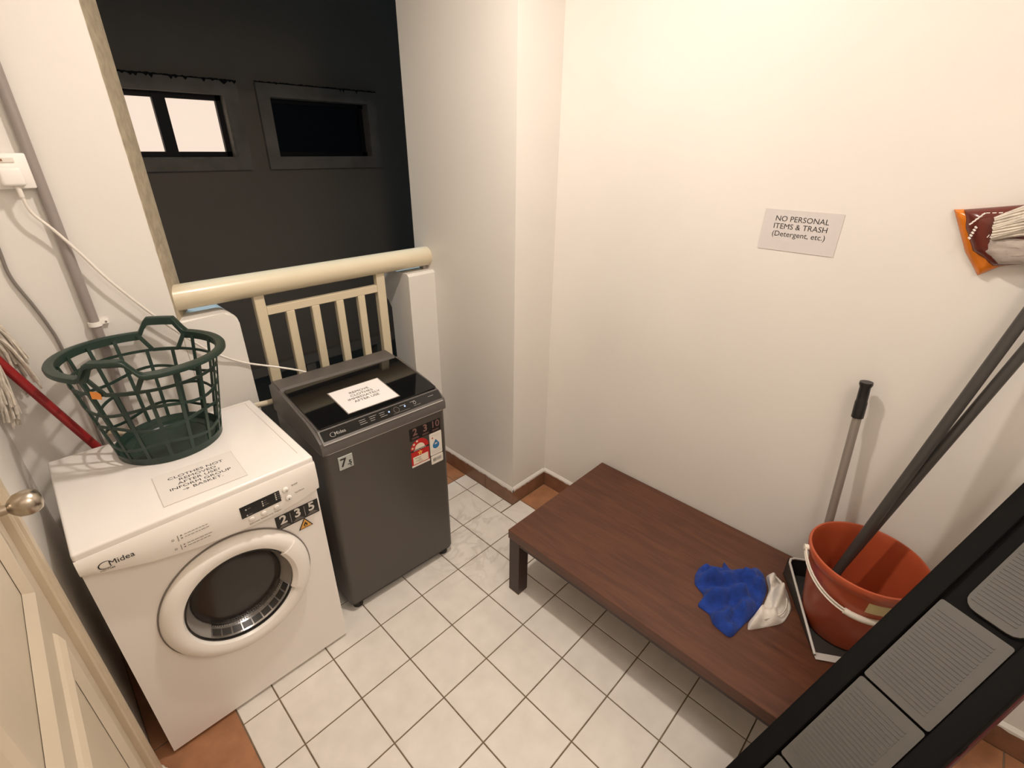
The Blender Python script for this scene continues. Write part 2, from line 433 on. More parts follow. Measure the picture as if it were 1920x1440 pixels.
bm = bm_new()
prof = [(-0.045, -0.36), (-0.045, -0.338), (-0.042, -0.334), (-0.030, -0.334), (-0.028, -0.3365), (-0.020, -0.3365), (-0.017, -0.330), (0.008, -0.328), (0.016, -0.331), (0.022, -0.3445), (0.022, -0.345), (-0.04, -0.345), (-0.04, -0.36)]
add_prism(bm, prof, DZ+0.05, lambda a, c, d: (c, a, 0.03+d))
add_box(bm, (-0.3445, DY0-0.06, 0.0), (-0.330, DY0+0.0, DZ+0.05)); add_box(bm, (-0.3445, DY0-0.06, DZ), (-0.330, 0.02, DZ+0.06))
struct('trim_1', bm, M['frame'])
bm = bm_new()
for k in range(14):
    s = R.uniform(0.004, 0.011); x = R.uniform(-0.343, -0.326); y = R.uniform(-0.03, 0.03)
    add_box(bm, (-s, -s, -s*0.6), (s, s, s*0.6), T((x, y, 0.012+R.uniform(0, 0.012))) @ Matrix.Rotation(R.uniform(0, 3), 4, Vector((R.random(), R.random(), R.random()+0.1)).normalized()))
tag(obj('broken_plaster', bm, M['wall']), 'crumbled white plaster at the foot of the cream door frame', 'plaster', kind='stuff')

# building across the light well
YO = 3.2
bm = bm_new()
W1 = (-0.10, 1.315, 1.63, 2.045); W2 = (1.642, 2.50, 1.63, 2.055)
xsx = [-6, W1[0], W1[1], W2[0], W2[1], 9]; zsx = [-0.19, 1.63, 2.05, 8]
for i in range(5):
    for k in range(3):
        if k == 1 and i in (1, 3): continue
        add_box(bm, (xsx[i], YO, zsx[k]), (xsx[i+1], YO+0.25, zsx[k+1]))
opp = struct('wall_opposite', bm, M['opp'])
def window(num, x0, x1, z0, z1, lit, mull):
    wn = bpy.data.objects.new('window_%d' % num, None); C.objects.link(wn); wn['kind'] = 'structure'
    b = bm_new(); s = 0.095; o = 0.035
    for lo, hi in (((x0-s, z0-s), (x1+s, z0)), ((x0-s, z1), (x1+s, z1+s)), ((x0-s, z0), (x0, z1)), ((x1, z0), (x1+s, z1))):
        add_box(b, (lo[0], YO-o, lo[1]), (hi[0], YO+0.003, hi[1]))
    obj('surround', b, M['oppband'], wn)
    b = bm_new(); f = 0.035
    for lo, hi in (((x0, z0), (x1, z0+f)), ((x0, z1-f), (x1, z1)), ((x0, z0), (x0+f, z1)), ((x1-f*1.4, z0), (x1-0.012, z1))):
        add_box(b, (lo[0], YO+0.05, lo[1]), (hi[0], YO+0.10, hi[1]))
    if lit: add_box(b, (mull-0.04, YO+0.045, z0), (mull+0.04, YO+0.10, z1))
    obj('window_frame', b, M['oppframe'], wn)
    if lit:
        for a, c in ((x0+f, mull-0.04), (mull+0.04, x1-f)):
            b = bm_new(); add_box(b, (a, YO+0.085, z0+f), (c, YO+0.092, z1-f)); obj('pane', b, M['litpane'], wn)
        b = bm_new(); add_box(b, (x1-0.012, YO-0.03, z0), (x1, YO+0.1, z1)); add_box(b, (x0, YO-0.037, z0-0.012), (x1, YO+0.05, z0)); obj('reveal', b, M['oppedge'], wn)
    else:
        b = bm_new(); add_box(b, (x0+f, YO+0.07, z0+f), (x1-f, YO+0.08, z1-f)); obj('pane', b, M['darkpane'], wn)
        b = bm_new(); add_box(b, (x0, YO+0.1, z0), (x1, YO+0.25, z1)); obj('blind', b, M['oppframe'], wn)
    # ragged soot line along the head of the surround
    b = bm_new(); n = 110; top = []; bot = []
    for k in range(n+1):
        x = x0-s + (x1-x0+2*s)*k/n
        top.append(b.verts.new((x, YO-0.0385, z1+s+0.004+R.uniform(0, 0.007)))); bot.append(b.verts.new((x, YO-0.0385, z1+s-(R.uniform(0.0, 0.026) if R.random() < (.35 if lit else .08) else 0.002))))
    tb = [b.verts.new((v.co.x, YO, v.co.z)) for v in top]
    for k in range(n):
        b.faces.new((top[k], top[k+1], bot[k+1], bot[k])); b.faces.new((top[k], tb[k], tb[k+1], top[k+1]))
    obj('soot_stain', b, M['oppsoot'], wn)
    return wn
window(1, *W1, True, 0.897)
window(2, *W2, False, 0)
# low ledge and pipework in the light well
bm = bm_new(); add_box(bm, (-6, YO-0.07, -0.19), (9, YO+0.3, -0.10))
for x in (0.2, 1.52, 2.3, 3.4): add_box(bm, (x, YO-0.05, -5), (x+0.09, YO+0.2, -0.19))
add_box(bm, (-6, YO+0.7, -5), (9, YO+0.75, -0.19))
struct('wall_ledge', bm, M['opp'])
bm = bm_new(); add_box(bm, (-6, 0.5, -5.2), (9, 3.6, -5)); struct('floor_well', bm, M['opp'])

# ------------------------------------------------------------------ balcony railing
rl = thing('balcony_railing', 'cream painted metal railing with a fat tube handrail across the dark opening', 'railing', (0.73, 0.757, 0.12))
mxr = T((-0.73, -0.757, -0.12))
b = lathe([(0.0, 0.168), (0.046, 0.168), (0.046, 1.2925), (0.0, 1.2925)], 40)
obj('handrail', b, M['rail'], rl, 40, mx=mxr @ T((0, 0.757, 1.218)) @ RotY(PI/2))
def bar(name, x0, x1, z0, z1, y0=0.742, y1=0.772):
    b = box((x0, y0, z0), (x1, y1, z1), 0.0025, 1); return obj(name, b, M['rail'], rl, mx=mxr)
bar('post', 0.441, 0.481, 0.12, 1.182); bar('post', 0.988, 1.032, 0.12, 1.182)
bar('crossbar', 0.481, 0.988, 1.090, 1.124, 0.744, 0.770); bar('crossbar', 0.481, 0.988, 0.20, 0.235, 0.744, 0.770)
for c in (0.573, 0.682, 0.795, 0.902): bar('baluster', c-0.0175, c+0.0175, 0.235, 1.090, 0.744, 0.770)
bm = bm_new(); add_box(bm, (1.262, 0.75, 1.157), (1.284, 0.78, 1.185)); obj('bracket', bm, M['pipe'], rl, mx=mxr)

# ------------------------------------------------------------------ wall fittings at the left
so = thing('wall_socket', 'white surface mounted socket box with a plug beside the grey pipe', 'socket', (-0.11, YB, 1.64))
b = box((-0.052, -0.032, -0.043), (0.046, 0, 0.045), 0.004)
obj('faceplate', b, M['whitep'], so, 40)
b = box((-0.03, -0.036, 0.022), (0.02, -0.031, 0.034), 0.0015, 1); obj('switch', b, M['labwhite'], so)
b = box((-0.011, -0.0372, 0.0255), (-0.003, -0.0355, 0.031)); tag(obj('indicator', b, M['skirt'], so), 'tiny brown neon indicator')
wp = box((-0.026, -0.066, -0.033), (0.022, -0.032, 0.014), 0.008, 3)

pp = thing('drain_pipe', 'grey plastic pipe running down the rear wall behind the green basket', 'pipe', (-0.054, 0.683, 0.83))
obj('pipe', tube([(0, 0, 0), (0, 0, ZC-0.83)], 0.0135, 16), M['pipe'], pp, 40)
b = lathe([(0.0135, -0.007), (0.0175, -0.007), (0.0175, 0.007), (0.0135, 0.007)], 24, True)
add_box(b, (0.014, 0.003, -0.006), (0.036, 0.0165, 0.006)); cl = obj('pipe_clip', b, M['whitep'], pp, 40, mx=T((0, 0, 0.368)))
obj('clip_screw', tube([(0.028, 0.0035, 0.368), (0.028, 0.001, 0.368)], 0.003, 8), M['cord'], pp)
tag(obj('elbow', tube(smooth_path([(0, 0, 0.012), (-0.002, 0, -0.012), (-0.02, 0, -0.022), (-0.06, 0, -0.004), (-0.075, 0, 0.0)], 5), 0.0115, 14), M['beigepipe'], pp, 40), 'beige hose end')
gc = obj('cable', tube(smooth_path([(-0.19, 0.693, 1.75), (-0.186, 0.694, 1.55), (-0.192, 0.693, 1.44), (-0.193, 0.692, 1.367), (-0.174, 0.69, 1.286), (-0.16, 0.69, 1.217), (-0.152, 0.69, 1.146), (-0.150, 0.69, 0.95), (-0.152, 0.69, 0.6)], 8), 0.0042, 8), M['cord'], None, 60)
tag(gc, 'dark grey cable hanging down the rear wall left of the grey pipe', 'cable')

mp = thing('string_mop', 'white cotton string mop with a red pole upside down behind the dryer', 'mop', (0.118, 0.615, 0.0))
o0 = Vector((0.118, 0.615, 0))
top = Vector((-0.320, 0.625, 1.243))
obj('pole', tube([Vector((0.118, 0.615, 0.004))-o0, top-o0], 0.0125, 16), M['redpole'], mp, 40)
bm = bm_new()
for k in range(64):
    a = R.uniform(0, 2*PI); side = 1 if k < 24 else -1
    st = top + Vector((R.uniform(-0.016, 0.02), R.uniform(-0.03, 0.03), R.uniform(0.0, 0.03)))
    if side > 0: en = Vector((-0.245+R.uniform(-0.028, 0.016), 0.645+R.uniform(-0.03, 0.03), 1.10+R.uniform(-0.06, 0.05)))
    else: en = Vector((-0.318+R.uniform(-0.018, 0.022), 0.615+R.uniform(-0.05, 0.03), 0.985+R.uniform(-0.02, 0.06)))
    pts = []
    for q in range(9):
        t = q/8
        p = st.lerp(en, t); bow = math.sin(PI*t)
        p += Vector((side*0.012*bow if side > 0 else 0.012*bow, 0, 0.055*bow if side > 0 else 0.02*bow)) + Vector((R.uniform(-1, 1), R.uniform(-1, 1), 0))*0.0025
        p.x = max(p.x, XL+0.004); p.y = min(p.y, 0.694)
        pts.append(p-o0)
    add_tube(bm, smooth_path(pts, 2), 0.0032, 5)
tag(obj('strings', bm, M['cotton'], mp, 60), None, None, None, 'stuff')
bm = lathe([(0, 0), (0.02, 0), (0.024, 0.02), (0.02, 0.05), (0, 0.052)], 16)
obj('socket_head', bm, M['cotton'], mp, 40, mx=T(top-o0+Vector((0, 0, -0.015))))

# ------------------------------------------------------------------ tumble dryer
dr = thing('clothes_dryer', 'white front loading tumble dryer with a round dark glass door', 'dryer', (-0.005, 0.058, 0), -0.010)
W2_ = 0.290
DC = Vector((0.008, 0.0, 0.472))
b = bm_new()
zl, zh, yb0 = 0.014, 0.80, 0.50
angs = sorted([2*PI*k/72 for k in range(72)] + [math.atan2(z-DC.z, x-DC.x) % (2*PI) for x in (-W2_, W2_) for z in (zl, zh)])
inn, out, bck = [], [], []
for a in angs:
    ca, sa = math.cos(a), math.sin(a)
    t = min([q for q in ((W2_-DC.x)/ca if ca > 1e-9 else 9, (-W2_-DC.x)/ca if ca < -1e-9 else 9, (zh-DC.z)/sa if sa > 1e-9 else 9, (zl-DC.z)/sa if sa < -1e-9 else 9)])
    inn.append(b.verts.new((DC.x+0.172*ca, 0, DC.z+0.172*sa))); out.append(b.verts.new((DC.x+t*ca, 0, DC.z+t*sa))); bck.append(b.verts.new((DC.x+t*ca, yb0, DC.z+t*sa)))
for k in range(len(angs)):
    j = (k+1) % len(angs)
    b.faces.new((inn[k], inn[j], out[j], out[k])); b.faces.new((out[k], out[j], bck[j], bck[k]))
b.faces.new(bck)
obj('cabinet', b, M['white'], dr, 30)
for sx in (-1, 1):
    for yy_ in (0.05, 0.46):
        obj('foot', lathe([(0, 0), (0.02, 0), (0.02, 0.016), (0, 0.016)], 16), M['black'], dr, 40, mx=T((sx*0.24, yy_, 0)))
b = box((-W2_, -0.027, 0.79), (W2_, 0.497, 0.85), 0.007, 3); obj('top_panel', b, M['white'], dr, 40)
b = bm_new()
for lo, hi in (((-0.25, 0.485), (0.262, 0.487)), ((0.262, 0.03), (0.264, 0.487)),):
    add_box(b, (lo[0], lo[1]-0.01, 0.8498), (hi[0], hi[1]-0.01, 0.8506))
obj('top_seam', b, M['tape'], dr)
# bulging control fascia whose lower edge is a shallow arc
ZA = [(-0.30, 0.787), (-0.27, 0.774), (-0.16, 0.739), (-0.05, 0.719), (0.08, 0.708), (0.158, 0.707), (0.23, 0.714), (0.30, 0.729)]
def zarc(x):
    for (x0, z0), (x1, z1) in zip(ZA, ZA[1:]):
        if x0 <= x <= x1:
            t = (x-x0)/(x1-x0); return z0 + (z1-z0)*t
    return ZA[-1][1]
def yb(x): return -0.026 - 0.010*math.sin(PI*(x+W2_)/(2*W2_))
ZS = 0.828
b = bm_new(); n = 44; rows = []
for k in range(n+1):
    x = -W2_ + 2*W2_*k/n; za = (zarc(max(-W2_, x-0.012)) + zarc(x) + zarc(min(W2_, x+0.012)))/3; y = yb(x)
    rows.append([b.verts.new(p) for p in ((x, 0.01, ZS+0.002), (x, -0.0275, ZS+0.002), (x, -0.0300, ZS-0.003), (x, y-0.006, ((ZS-0.003)*2+za)/3), (x, y-0.006, (ZS-0.003+2*za)/3), (x, y-0.002, za+0.004), (x, y+0.003, za), (x, 0.01, za-0.012))])
for a, c in zip(rows, rows[1:]):
    for q in range(7): b.faces.new((a[q], a[q+1], c[q+1], c[q]))
b.faces.new(rows[0]); b.faces.new(rows[-1][::-1])
obj('control_fascia', b, M['whitep'], dr, 35)
b = bm_new(); add_box(b, (-W2_, -0.0265, ZS+0.0016), (W2_, 0.0, ZS+0.0030)); obj('seam', b, M['greyink'], dr)
# tilt of the fascia face
FA = math.radians(8)
def fascia(x, z, lift=0.0006):
    x = max(-W2_, min(W2_, x)); za = zarc(x)
    zz = [(ZS-0.003, -0.0300), (((ZS-0.003)*2+za)/3, yb(x)-0.006), ((ZS-0.003+2*za)/3, yb(x)-0.006), (za+0.004, yb(x)-0.002)]
    y = zz[-1][1]
    for (z1, y1), (z0, y0) in zip(zz, zz[1:]):
        if z0 <= z <= z1: y = y0 + (y1-y0)*(z-z0)/(z1-z0)
    return Vector((x, y-lift, z))
def fas_mx(x, z, lift=0.0008): return ('fascia', x, z, lift)
_obj = obj
def obj(name, bm, material, parent=None, smooth=None, mx=None):
    if isinstance(mx, tuple):
        _, fx, fz, lf = mx; mx = None
        for v in bm.verts:
            p = fascia(fx + v.co.x, fz + v.co.y, lf + v.co.z); v.co = p
    return _obj(name, bm, material, parent, smooth, mx)
b = bm_new()
for k in range(14):
    x0, x1 = -0.056+0.008*k, -0.048+0.008*k
    add_box(b, (x0, -0.019, -0.001), (x1, -0.0, 0.0012)); add_box(b, (x0, 0.0, -0.001), (x1, 0.019, 0.0012))
disp = obj('display', b, M['black'], dr, mx=fas_mx(0.115, 0.771, 0.0)); tag(disp, 'black indicator panel')
def ring_bm(r0, r1, h=0.0006, seg=14): return lathe([(r0, 0), (r1, 0), (r1, h), (r0, h)], seg, True)
for x, z in ((-0.034, 0.006), (-0.034, -0.013), (0.004, 0.0085), (0.004, 0.0015), (0.004, -0.0055), (0.036, 0.0135), (0.036, 0.0070), (0.036, 0.0005), (0.036, -0.0060)):
    obj('indicator', ring_bm(0.0008, 0.0021), M['pkwhite'], disp, mx=fas_mx(0.115+x*1.2, 0.771+z*1.05, 0.0014))
for x, z in ((0.008, 0.0085), (0.008, 0.0015), (0.008, -0.0055), (0.040, 0.0135), (0.040, 0.0070), (0.040, 0.0005), (0.040, -0.0060), (-0.030, 0.006), (-0.03, -0.013)):
    bb = bm_new(); add_box(bb, (0, -0.0007, 0), (R.uniform(0.006, 0.014), 0.0007, 0.0003)); obj('caption', bb, M['greyink'], disp, mx=fas_mx(0.115+x*1.2, 0.771+z*1.05, 0.0014))
def button(x, z, r=0.0078):
    o = obj('button', lathe([(0, 0.005), (r*0.55, 0.0052), (r*0.9, 0.0042), (r, 0.002), (r, -0.001)], 24), M['whitep'], dr, 50, mx=fas_mx(x, z, 0.0))
    obj('button_ring', ring_bm(r, r+0.0011, 0.0010, 24), M['tape'], o, mx=fas_mx(x, z, 0.0))
    return o
b1 = button(0.189, 0.782, 0.0092); b2 = button(0.193, 0.750, 0.0092)
for x in (0.083, 0.117, 0.154): button(x, 0.7375)
obj('power_mark', ring_bm(0.0018, 0.0028, 0.0004), M['greyink'], b1, mx=fas_mx(0.190, 0.780, 0.0055))
bb = bm_new(); add_box(bb, (-0.003, -0.0015, 0), (0.001, 0.0015, 0.0004)); obj('start_mark', bb, M['ink'], b2, mx=fas_mx(0.193, 0.748, 0.0055))
text('On/Off', 0.0065, M['greyink'], dr, fas_mx(0.217, 0.787), align='CENTER')
text('Start/Pause', 0.0065, M['greyink'], dr, fas_mx(0.228, 0.757))
text('Anti-crease  Dryness Level  Program', 0.0062, M['greyink'], dr, fas_mx(0.120, 0.722))
# logo: an open ring with the name running out of it
b = bm_new(); rg = []
for k in range(25):
    a = math.radians(25 + 300*k/24); t = 0.0009 + 0.0017*math.sin(PI*k/24)
    rg.append(((math.cos(a)*0.0145, math.sin(a)*0.0115), (math.cos(a)*(0.0145-t), math.sin(a)*(0.0115-t))))
for (o1, i1), (o2, i2) in zip(rg, rg[1:]):
    b.faces.new([b.verts.new((p[0], p[1], 0.0004)) for p in (o1, o2, i2, i1)])
obj('logo_ring', b, M['ink'], dr, mx=fas_mx(-0.241, 0.793))
text('Midea', 0.0215, M['ink'], dr, fas_mx(-0.209, 0.793), bold=0.0)
text('MD-7388', 0.0075, M['greyink'], dr, fas_mx(-0.240, 0.7775))
for zz, xo in ((0.783, -0.095), (0.752, -0.095)):
    text('|', 0.02, M['greyink'], dr, fas_mx(xo+0.003, zz))
    obj('care_icon', ring_bm(0.0022, 0.0033, 0.0003, 6), M['greyink'], dr, mx=fas_mx(xo-0.009, zz-0.001))
    for dz_ in (0.0045, -0.0045):
        bb = bm_new(); add_box(bb, (-0.002, -0.0018, 0), (0.002, 0.0018, 0.0003)); obj('care_icon', bb, M['greyink'], dr, mx=fas_mx(xo+0.011, zz+dz_))
        bb = bm_new(); x_ = 0
        while x_ < 0.052:
            l_ = R.uniform(0.004, 0.011); add_box(bb, (x_, -0.0009, 0), (x_+l_, 0.0009, 0.0003)); x_ += l_+0.0018
        obj('care_text', bb, M['greyink'], dr, mx=fas_mx(xo+0.018, zz+dz_))
# door
dm = T(DC) @ RotX(PI/2)
ddoor = obj('door', lathe([(0.208, -0.012), (0.211, 0.006), (0.205, 0.022), (0.192, 0.031), (0.175, 0.033), (0.160, 0.028), (0.154, 0.018), (0.1525, 0.002), (0.1525, -0.012)], 72), M['whitep'], dr, 40, mx=dm)
obj('door_gap', lathe([(0.205, -0.002), (0.2145, -0.002), (0.2145, 0.004), (0.205, 0.004)], 72, True), M['cord'], ddoor, mx=dm)
obj('door_bezel', lathe([(0.1495, 0.012), (0.1535, 0.012), (0.1535, 0.0195), (0.1495, 0.0195)], 64, True), M['black'], ddoor, mx=dm)
obj('window_ring', lathe([(0.1525, 0.012), (0.148, 0.011), (0.139, -0.012), (0.128, -0.034), (0.119, -0.036)], 64), M['drumring'], ddoor, 50, mx=dm)
tag(obj('door_glass', lathe([(0.1285, -0.036), (0.1285, -0.026), (0.124, -0.023), (0.10, -0.020), (0.05, -0.016), (0.0, -0.015)], 64), M['drum'], ddoor, 50, mx=dm), 'dark tinted round glass set back in the door')
A0, A1, NG = 222.0, 333.0, 9
cone = lambda r_: 0.011 - (0.148-r_)/(0.148-0.128)*0.045 + 0.0015
b = bm_new(); st_ = (A1-A0)/NG
for k in range(NG):
    for q in range(4):
        a0 = math.radians(A0+st_*k+1.2+q*(st_-1.6)/4); a1 = a0+math.radians((st_-1.6)/4)
        b.faces.new([b.verts.new((r_*math.cos(a), r_*math.sin(a), cone(r_))) for r_, a in ((0.1355, a0), (0.1355, a1), (0.1455, a1), (0.1455, a0))])
tag(obj('grille_pocket', b, M['greyplas'], ddoor, mx=dm), None, None, None, 'stuff')
b = bm_new()
def gq(r0, r1, a0, a1, up=0.0008):
    b.faces.new([b.verts.new((r_*math.cos(a), r_*math.sin(a), cone(r_)+up)) for r_, a in ((r0, a0), (r0, a1), (r1, a1), (r1, a0))])
for k in range(36):
    a0 = math.radians(A0+(A1-A0)*k/36); a1 = math.radians(A0+(A1-A0)*(k+1)/36)
    gq(0.1295, 0.1318, a0, a1); gq(0.1338, 0.1362, a0, a1); gq(0.1452, 0.1472, a0, a1)
    am = a0+(a1-a0)*0.42; gq(0.1318, 0.1338, a0, am)
for k in range(NG+1):
    a0 = math.radians(A0+st_*k); gq(0.1355, 0.1460, a0-math.radians(0.6), a0+math.radians(0.7))
tag(obj('lint_grille', b, M['chrome'], ddoor, mx=dm), 'bright silver lint grille')
b = bm_new(); n = 16; rows = []
for k in range(n+1):
    a = math.radians(-27 + 58*k/n)
    e = 1 if 0 < k < n else 0.4
    rows.append([b.verts.new((r_*math.cos(a), r_*math.sin(a), h_)) for r_, h_ in ((0.1515, 0.006), (0.1475, 0.020+0.004*e), (0.160, 0.0335+0.003*e), (0.180, 0.036+0.002*e), (0.2, 0.030), (0.2055, 0.0225))])
for a, c in zip(rows, rows[1:]):
    for q in range(5): b.faces.new((a[q], a[q+1], c[q+1], c[q]))
b.faces.new(rows[0][::-1]); b.faces.new(rows[-1])
obj('door_handle', b, M['whitep'], ddoor, 40, mx=dm)
# stickers on the front
FM = lambda x, z, lift=0.0: T((x, -0.0012-lift, z)) @ RotX(PI/2)
b = bm_new(); add_box(b, (-0.068, -0.026, 0), (0.068, 0.026, 0.0008)); st = obj('sticker', b, M['black'], dr, mx=FM(0.217, 0.648))
for k, s in enumerate('235'):
    text(s, 0.044, M['pkwhite'], st, FM(0.172+0.045*k, 0.654, 0.0012), bold=0.0012)
    for q, ww in enumerate((0.016, 0.026, 0.034)):
        bb = bm_new(); add_box(bb, (-ww/2, -0.0011, 0), (ww/2, 0.0011, 0.0003)); obj('small_print', bb, M['greyink'], st, mx=FM(0.172+0.045*k, 0.635-0.0036*q, 0.001))
    if k: bb = bm_new(); add_box(bb, (-0.0006, -0.019, 0), (0.0006, 0.019, 0.0003)); obj('divider', bb, M['silverink'], st, mx=FM(0.1495+0.045*k, 0.649, 0.001))
def tri(r): return [(r*math.cos(math.radians(90+120*k)), r*math.sin(math.radians(90+120*k))) for k in range(3)]
b = bm_new(); add_prism(b, tri(0.027), 0.0006, lambda a, c, d: (a, c, d)); ws = obj('warning_sticker', b, M['ink'], dr, mx=FM(0.233, 0.597)); tag(ws, 'orange flame warning triangle')
b = bm_new(); add_prism(b, tri(0.0215), 0.0004, lambda a, c, d: (a, c, d)); obj('triangle', b, M['warn'], ws, mx=FM(0.233, 0.597, 0.0007))
fl = [(0, 0.012), (0.003, 0.006), (0.0045, 0.007), (0.0062, 0.001), (0.005, -0.004), (0.002, -0.0065), (-0.002, -0.0065), (-0.005, -0.004), (-0.006, 0.001), (-0.0035, 0.005)]
b = bm_new(); add_prism(b, fl, 0.0003, lambda a, c, d: (a, c, d)); obj('flame', b, M['ink'], ws, mx=FM(0.233, 0.596, 0.0012))
b = bm_new(); add_prism(b, [(a*0.4, c*0.45-0.002) for a, c in fl], 0.0003, lambda a, c, d: (a, c, d)); obj('flame', b, M['warn'], ws, mx=FM(0.233, 0.596, 0.0016))

# ------------------------------------------------------------------ paper notices
def notice(name, label, mx, w_, h_, lines, size, border, papermat, sp=1.0, inkm='ink', yoff=0.0, bold=0.0, xs=1.0):
    r = thing(name, label, 'notice', group='printed paper notices'); r.matrix_world = mx
    if border:
        bb = bm_new(); add_box(bb, (-w_/2-border, -h_/2-border, 0), (w_/2+border, h_/2+border, 0.0004)); obj('tape', bb, M['tape'] if inkm == 'ink' else M[inkm], r)
    bb = bm_new(); add_box(bb, (-w_/2, -h_/2, 0.0), (w_/2, h_/2, 0.0008)); obj('sheet', bb, papermat, r)
    text(lines, size, M['ink'], r, T((0, yoff, 0.0011)), line=sp, bold=bold, ext=0.0001, xs=xs)
    return r
def frame_mx(o, ux, uy):
    ux = Vector(ux).normalized(); uz = ux.cross(Vector(uy)).normalized(); uy = uz.cross(ux)
    q = Matrix.Identity(4)
    for i in range(3): q[i][0] = ux[i]; q[i][1] = uy[i]; q[i][2] = uz[i]; q[i][3] = o[i]
    return q
notice('paper_notice', 'white paper on the cream wall saying no personal items and trash', frame_mx((XR-0.001, -0.830, 1.4825), (0, -1, 0), (0, 0.02, 1)), 0.219, 0.122,
       'NO PERSONAL\nITEMS & TRASH\n(Detergent, etc.)', 0.0225, 0, M['papershade'], 1.0, yoff=0.012)
notice('paper_notice', 'taped white notice on the dryer top saying clothes not removed', frame_mx((0.009, 0.154, 0.8508), (1, -0.045, 0), (0, 1, 0)), 0.205, 0.164,
       'CLOTHES NOT\nREMOVED\nAFTER USE?\nINFORM GROUP\n\u2192 BASKET.', 0.0182, 0.0015, M['lampaper'], 1.09, yoff=0.004, xs=1.16)

# ------------------------------------------------------------------ laundry basket
BZ = 0.8512
bk = thing('laundry_basket', 'dark green plastic lattice laundry basket on top of the white dryer', 'laundry basket', (0.008, 0.436, BZ))
H = 0.304; RB, RT = 0.143, 0.193
OFFS = Vector((0.000, 0.012))      # the basket leans back a little towards its rim
def bp(a, t, dr_=0.0):
    r_ = RB + (RT-RB)*t + dr_
    z = 0.018 + (H-0.018)*t + 0.010*t*(-math.cos(a))
    return Vector((r_*math.cos(a) + OFFS.x*t, r_*math.sin(a) + OFFS.y*t, z))
b = lathe([(0, 0.004), (0.10, 0.004), (0.103, 0.007), (0.125, 0.007), (0.128, 0.004), (0.136, 0.004), (0.1425, 0.022), (0.1455, 0.022), (0.143, 0.0), (0.0, 0.0)], 56)
obj('base', b, M['green'], bk, 40)
# rim flange with two arched grips
HA = [math.radians(240), math.radians(62)]; HW = math.radians(19)
def grip(a):
    for h in HA:
        d = abs((a-h+PI) % (2*PI) - PI)
        if d < HW: return min(1.0, (HW-d)/(HW*0.42))
    return 0.0
b = bm_new(); rows = []; n = 120
for k in range(n):
    a = 2*PI*k/n; g = grip(a)*0.046
    c0 = bp(a, 1); ux = Vector((math.cos(a), math.sin(a), 0))
    rows.append([b.verts.new(c0 + ux*o_ + Vector((0, 0, z_+g))) for o_, z_ in ((-0.001, -0.022), (0.001, 0.0), (0.005, 0.003), (0.024, 0.001), (0.0265, -0.003), (0.0255, -0.012), (0.021, -0.010), (0.006, -0.005), (0.0035, -0.022))])
for k in range(n):
    a, c = rows[k], rows[(k+1) % n]
    for q in range(9): b.faces.new((a[q], a[(q+1) % 9], c[(q+1) % 9], c[q]))
obj('rim', b, M['green'], bk, 45)
def ribbon(pts, width, thick):
    """flat strip along pts; width lies in the basket wall"""
    b_ = bm_new(); rows = []
    for i, p in enumerate(pts):
        t = (pts[min(i+1, len(pts)-1)] - pts[max(i-1, 0)]).normalized()
        nrm = Vector((p.x, p.y, 0)).normalized(); s = t.cross(nrm).normalized()
        nn = s.cross(t).normalized()
        rows.append([b_.verts.new(p + s*a + nn*c) for a, c in ((-width/2, -thick/2), (width/2, -thick/2), (width/2, thick/2), (-width/2, thick/2))])
    for a, c in zip(rows, rows[1:]):
        for q in range(4): b_.faces.new((a[q], a[(q+1) % 4], c[(q+1) % 4], c[q]))
    b_.faces.new(rows[0][::-1]); b_.faces.new(rows[-1])
    return b_
NS = 16
for k in range(NS):
    a = 2*PI*(k+0.5)/NS
    tt = 0.80 if grip(a) > 0.02 else 0.96
    obj('upright', ribbon([bp(a, t/4*tt) for t in range(5)], 0.0100, 0.0040), M['green'], bk)
for row, t0 in enumerate((0.15, 0.37, 0.58, 0.80)):
    pts = []
    for k in range(NS*4+1):
        a = 2*PI*(k/4+0.5)/NS; ph = (k/4) % 4 * 0.75
        dz_ = 0.0
        if row != 3: dz_ = 0.034*math.sin(2*PI*ph/3 + (0 if row % 2 else PI))
        pts.append(bp(a, t0+dz_))
    obj('hoop', ribbon(pts, 0.0085, 0.0038), M['green'], bk)
for h in HA:
    obj('grip_bar', ribbon([bp(h + HW*0.62*(q/8-1), 0.80) for q in range(17)], 0.0105, 0.0050), M['green'], bk)
    for s in (-1, 1):
        obj('grip_brace', ribbon([bp(h+s*HW*0.60, 0.80), bp(h+s*HW*0.85, 0.90), bp(h+s*HW*1.06, 0.985)], 0.0125, 0.0050), M['green'], bk)
b = bm_new(); add_prism(b, [(-0.013, -0.010), (0.014, -0.011), (0.016, 0.004), (0.009, 0.011), (-0.012, 0.012)], 0.0012, lambda a, c, d: (a, d, c))
tagp = bp(math.radians(222), 0.80, 0.006)
pt = obj('price_tag', b, M['orange'], bk, mx=T(tagp) @ RotZ(math.radians(222+90-360))); tag(pt, 'small orange price tag')

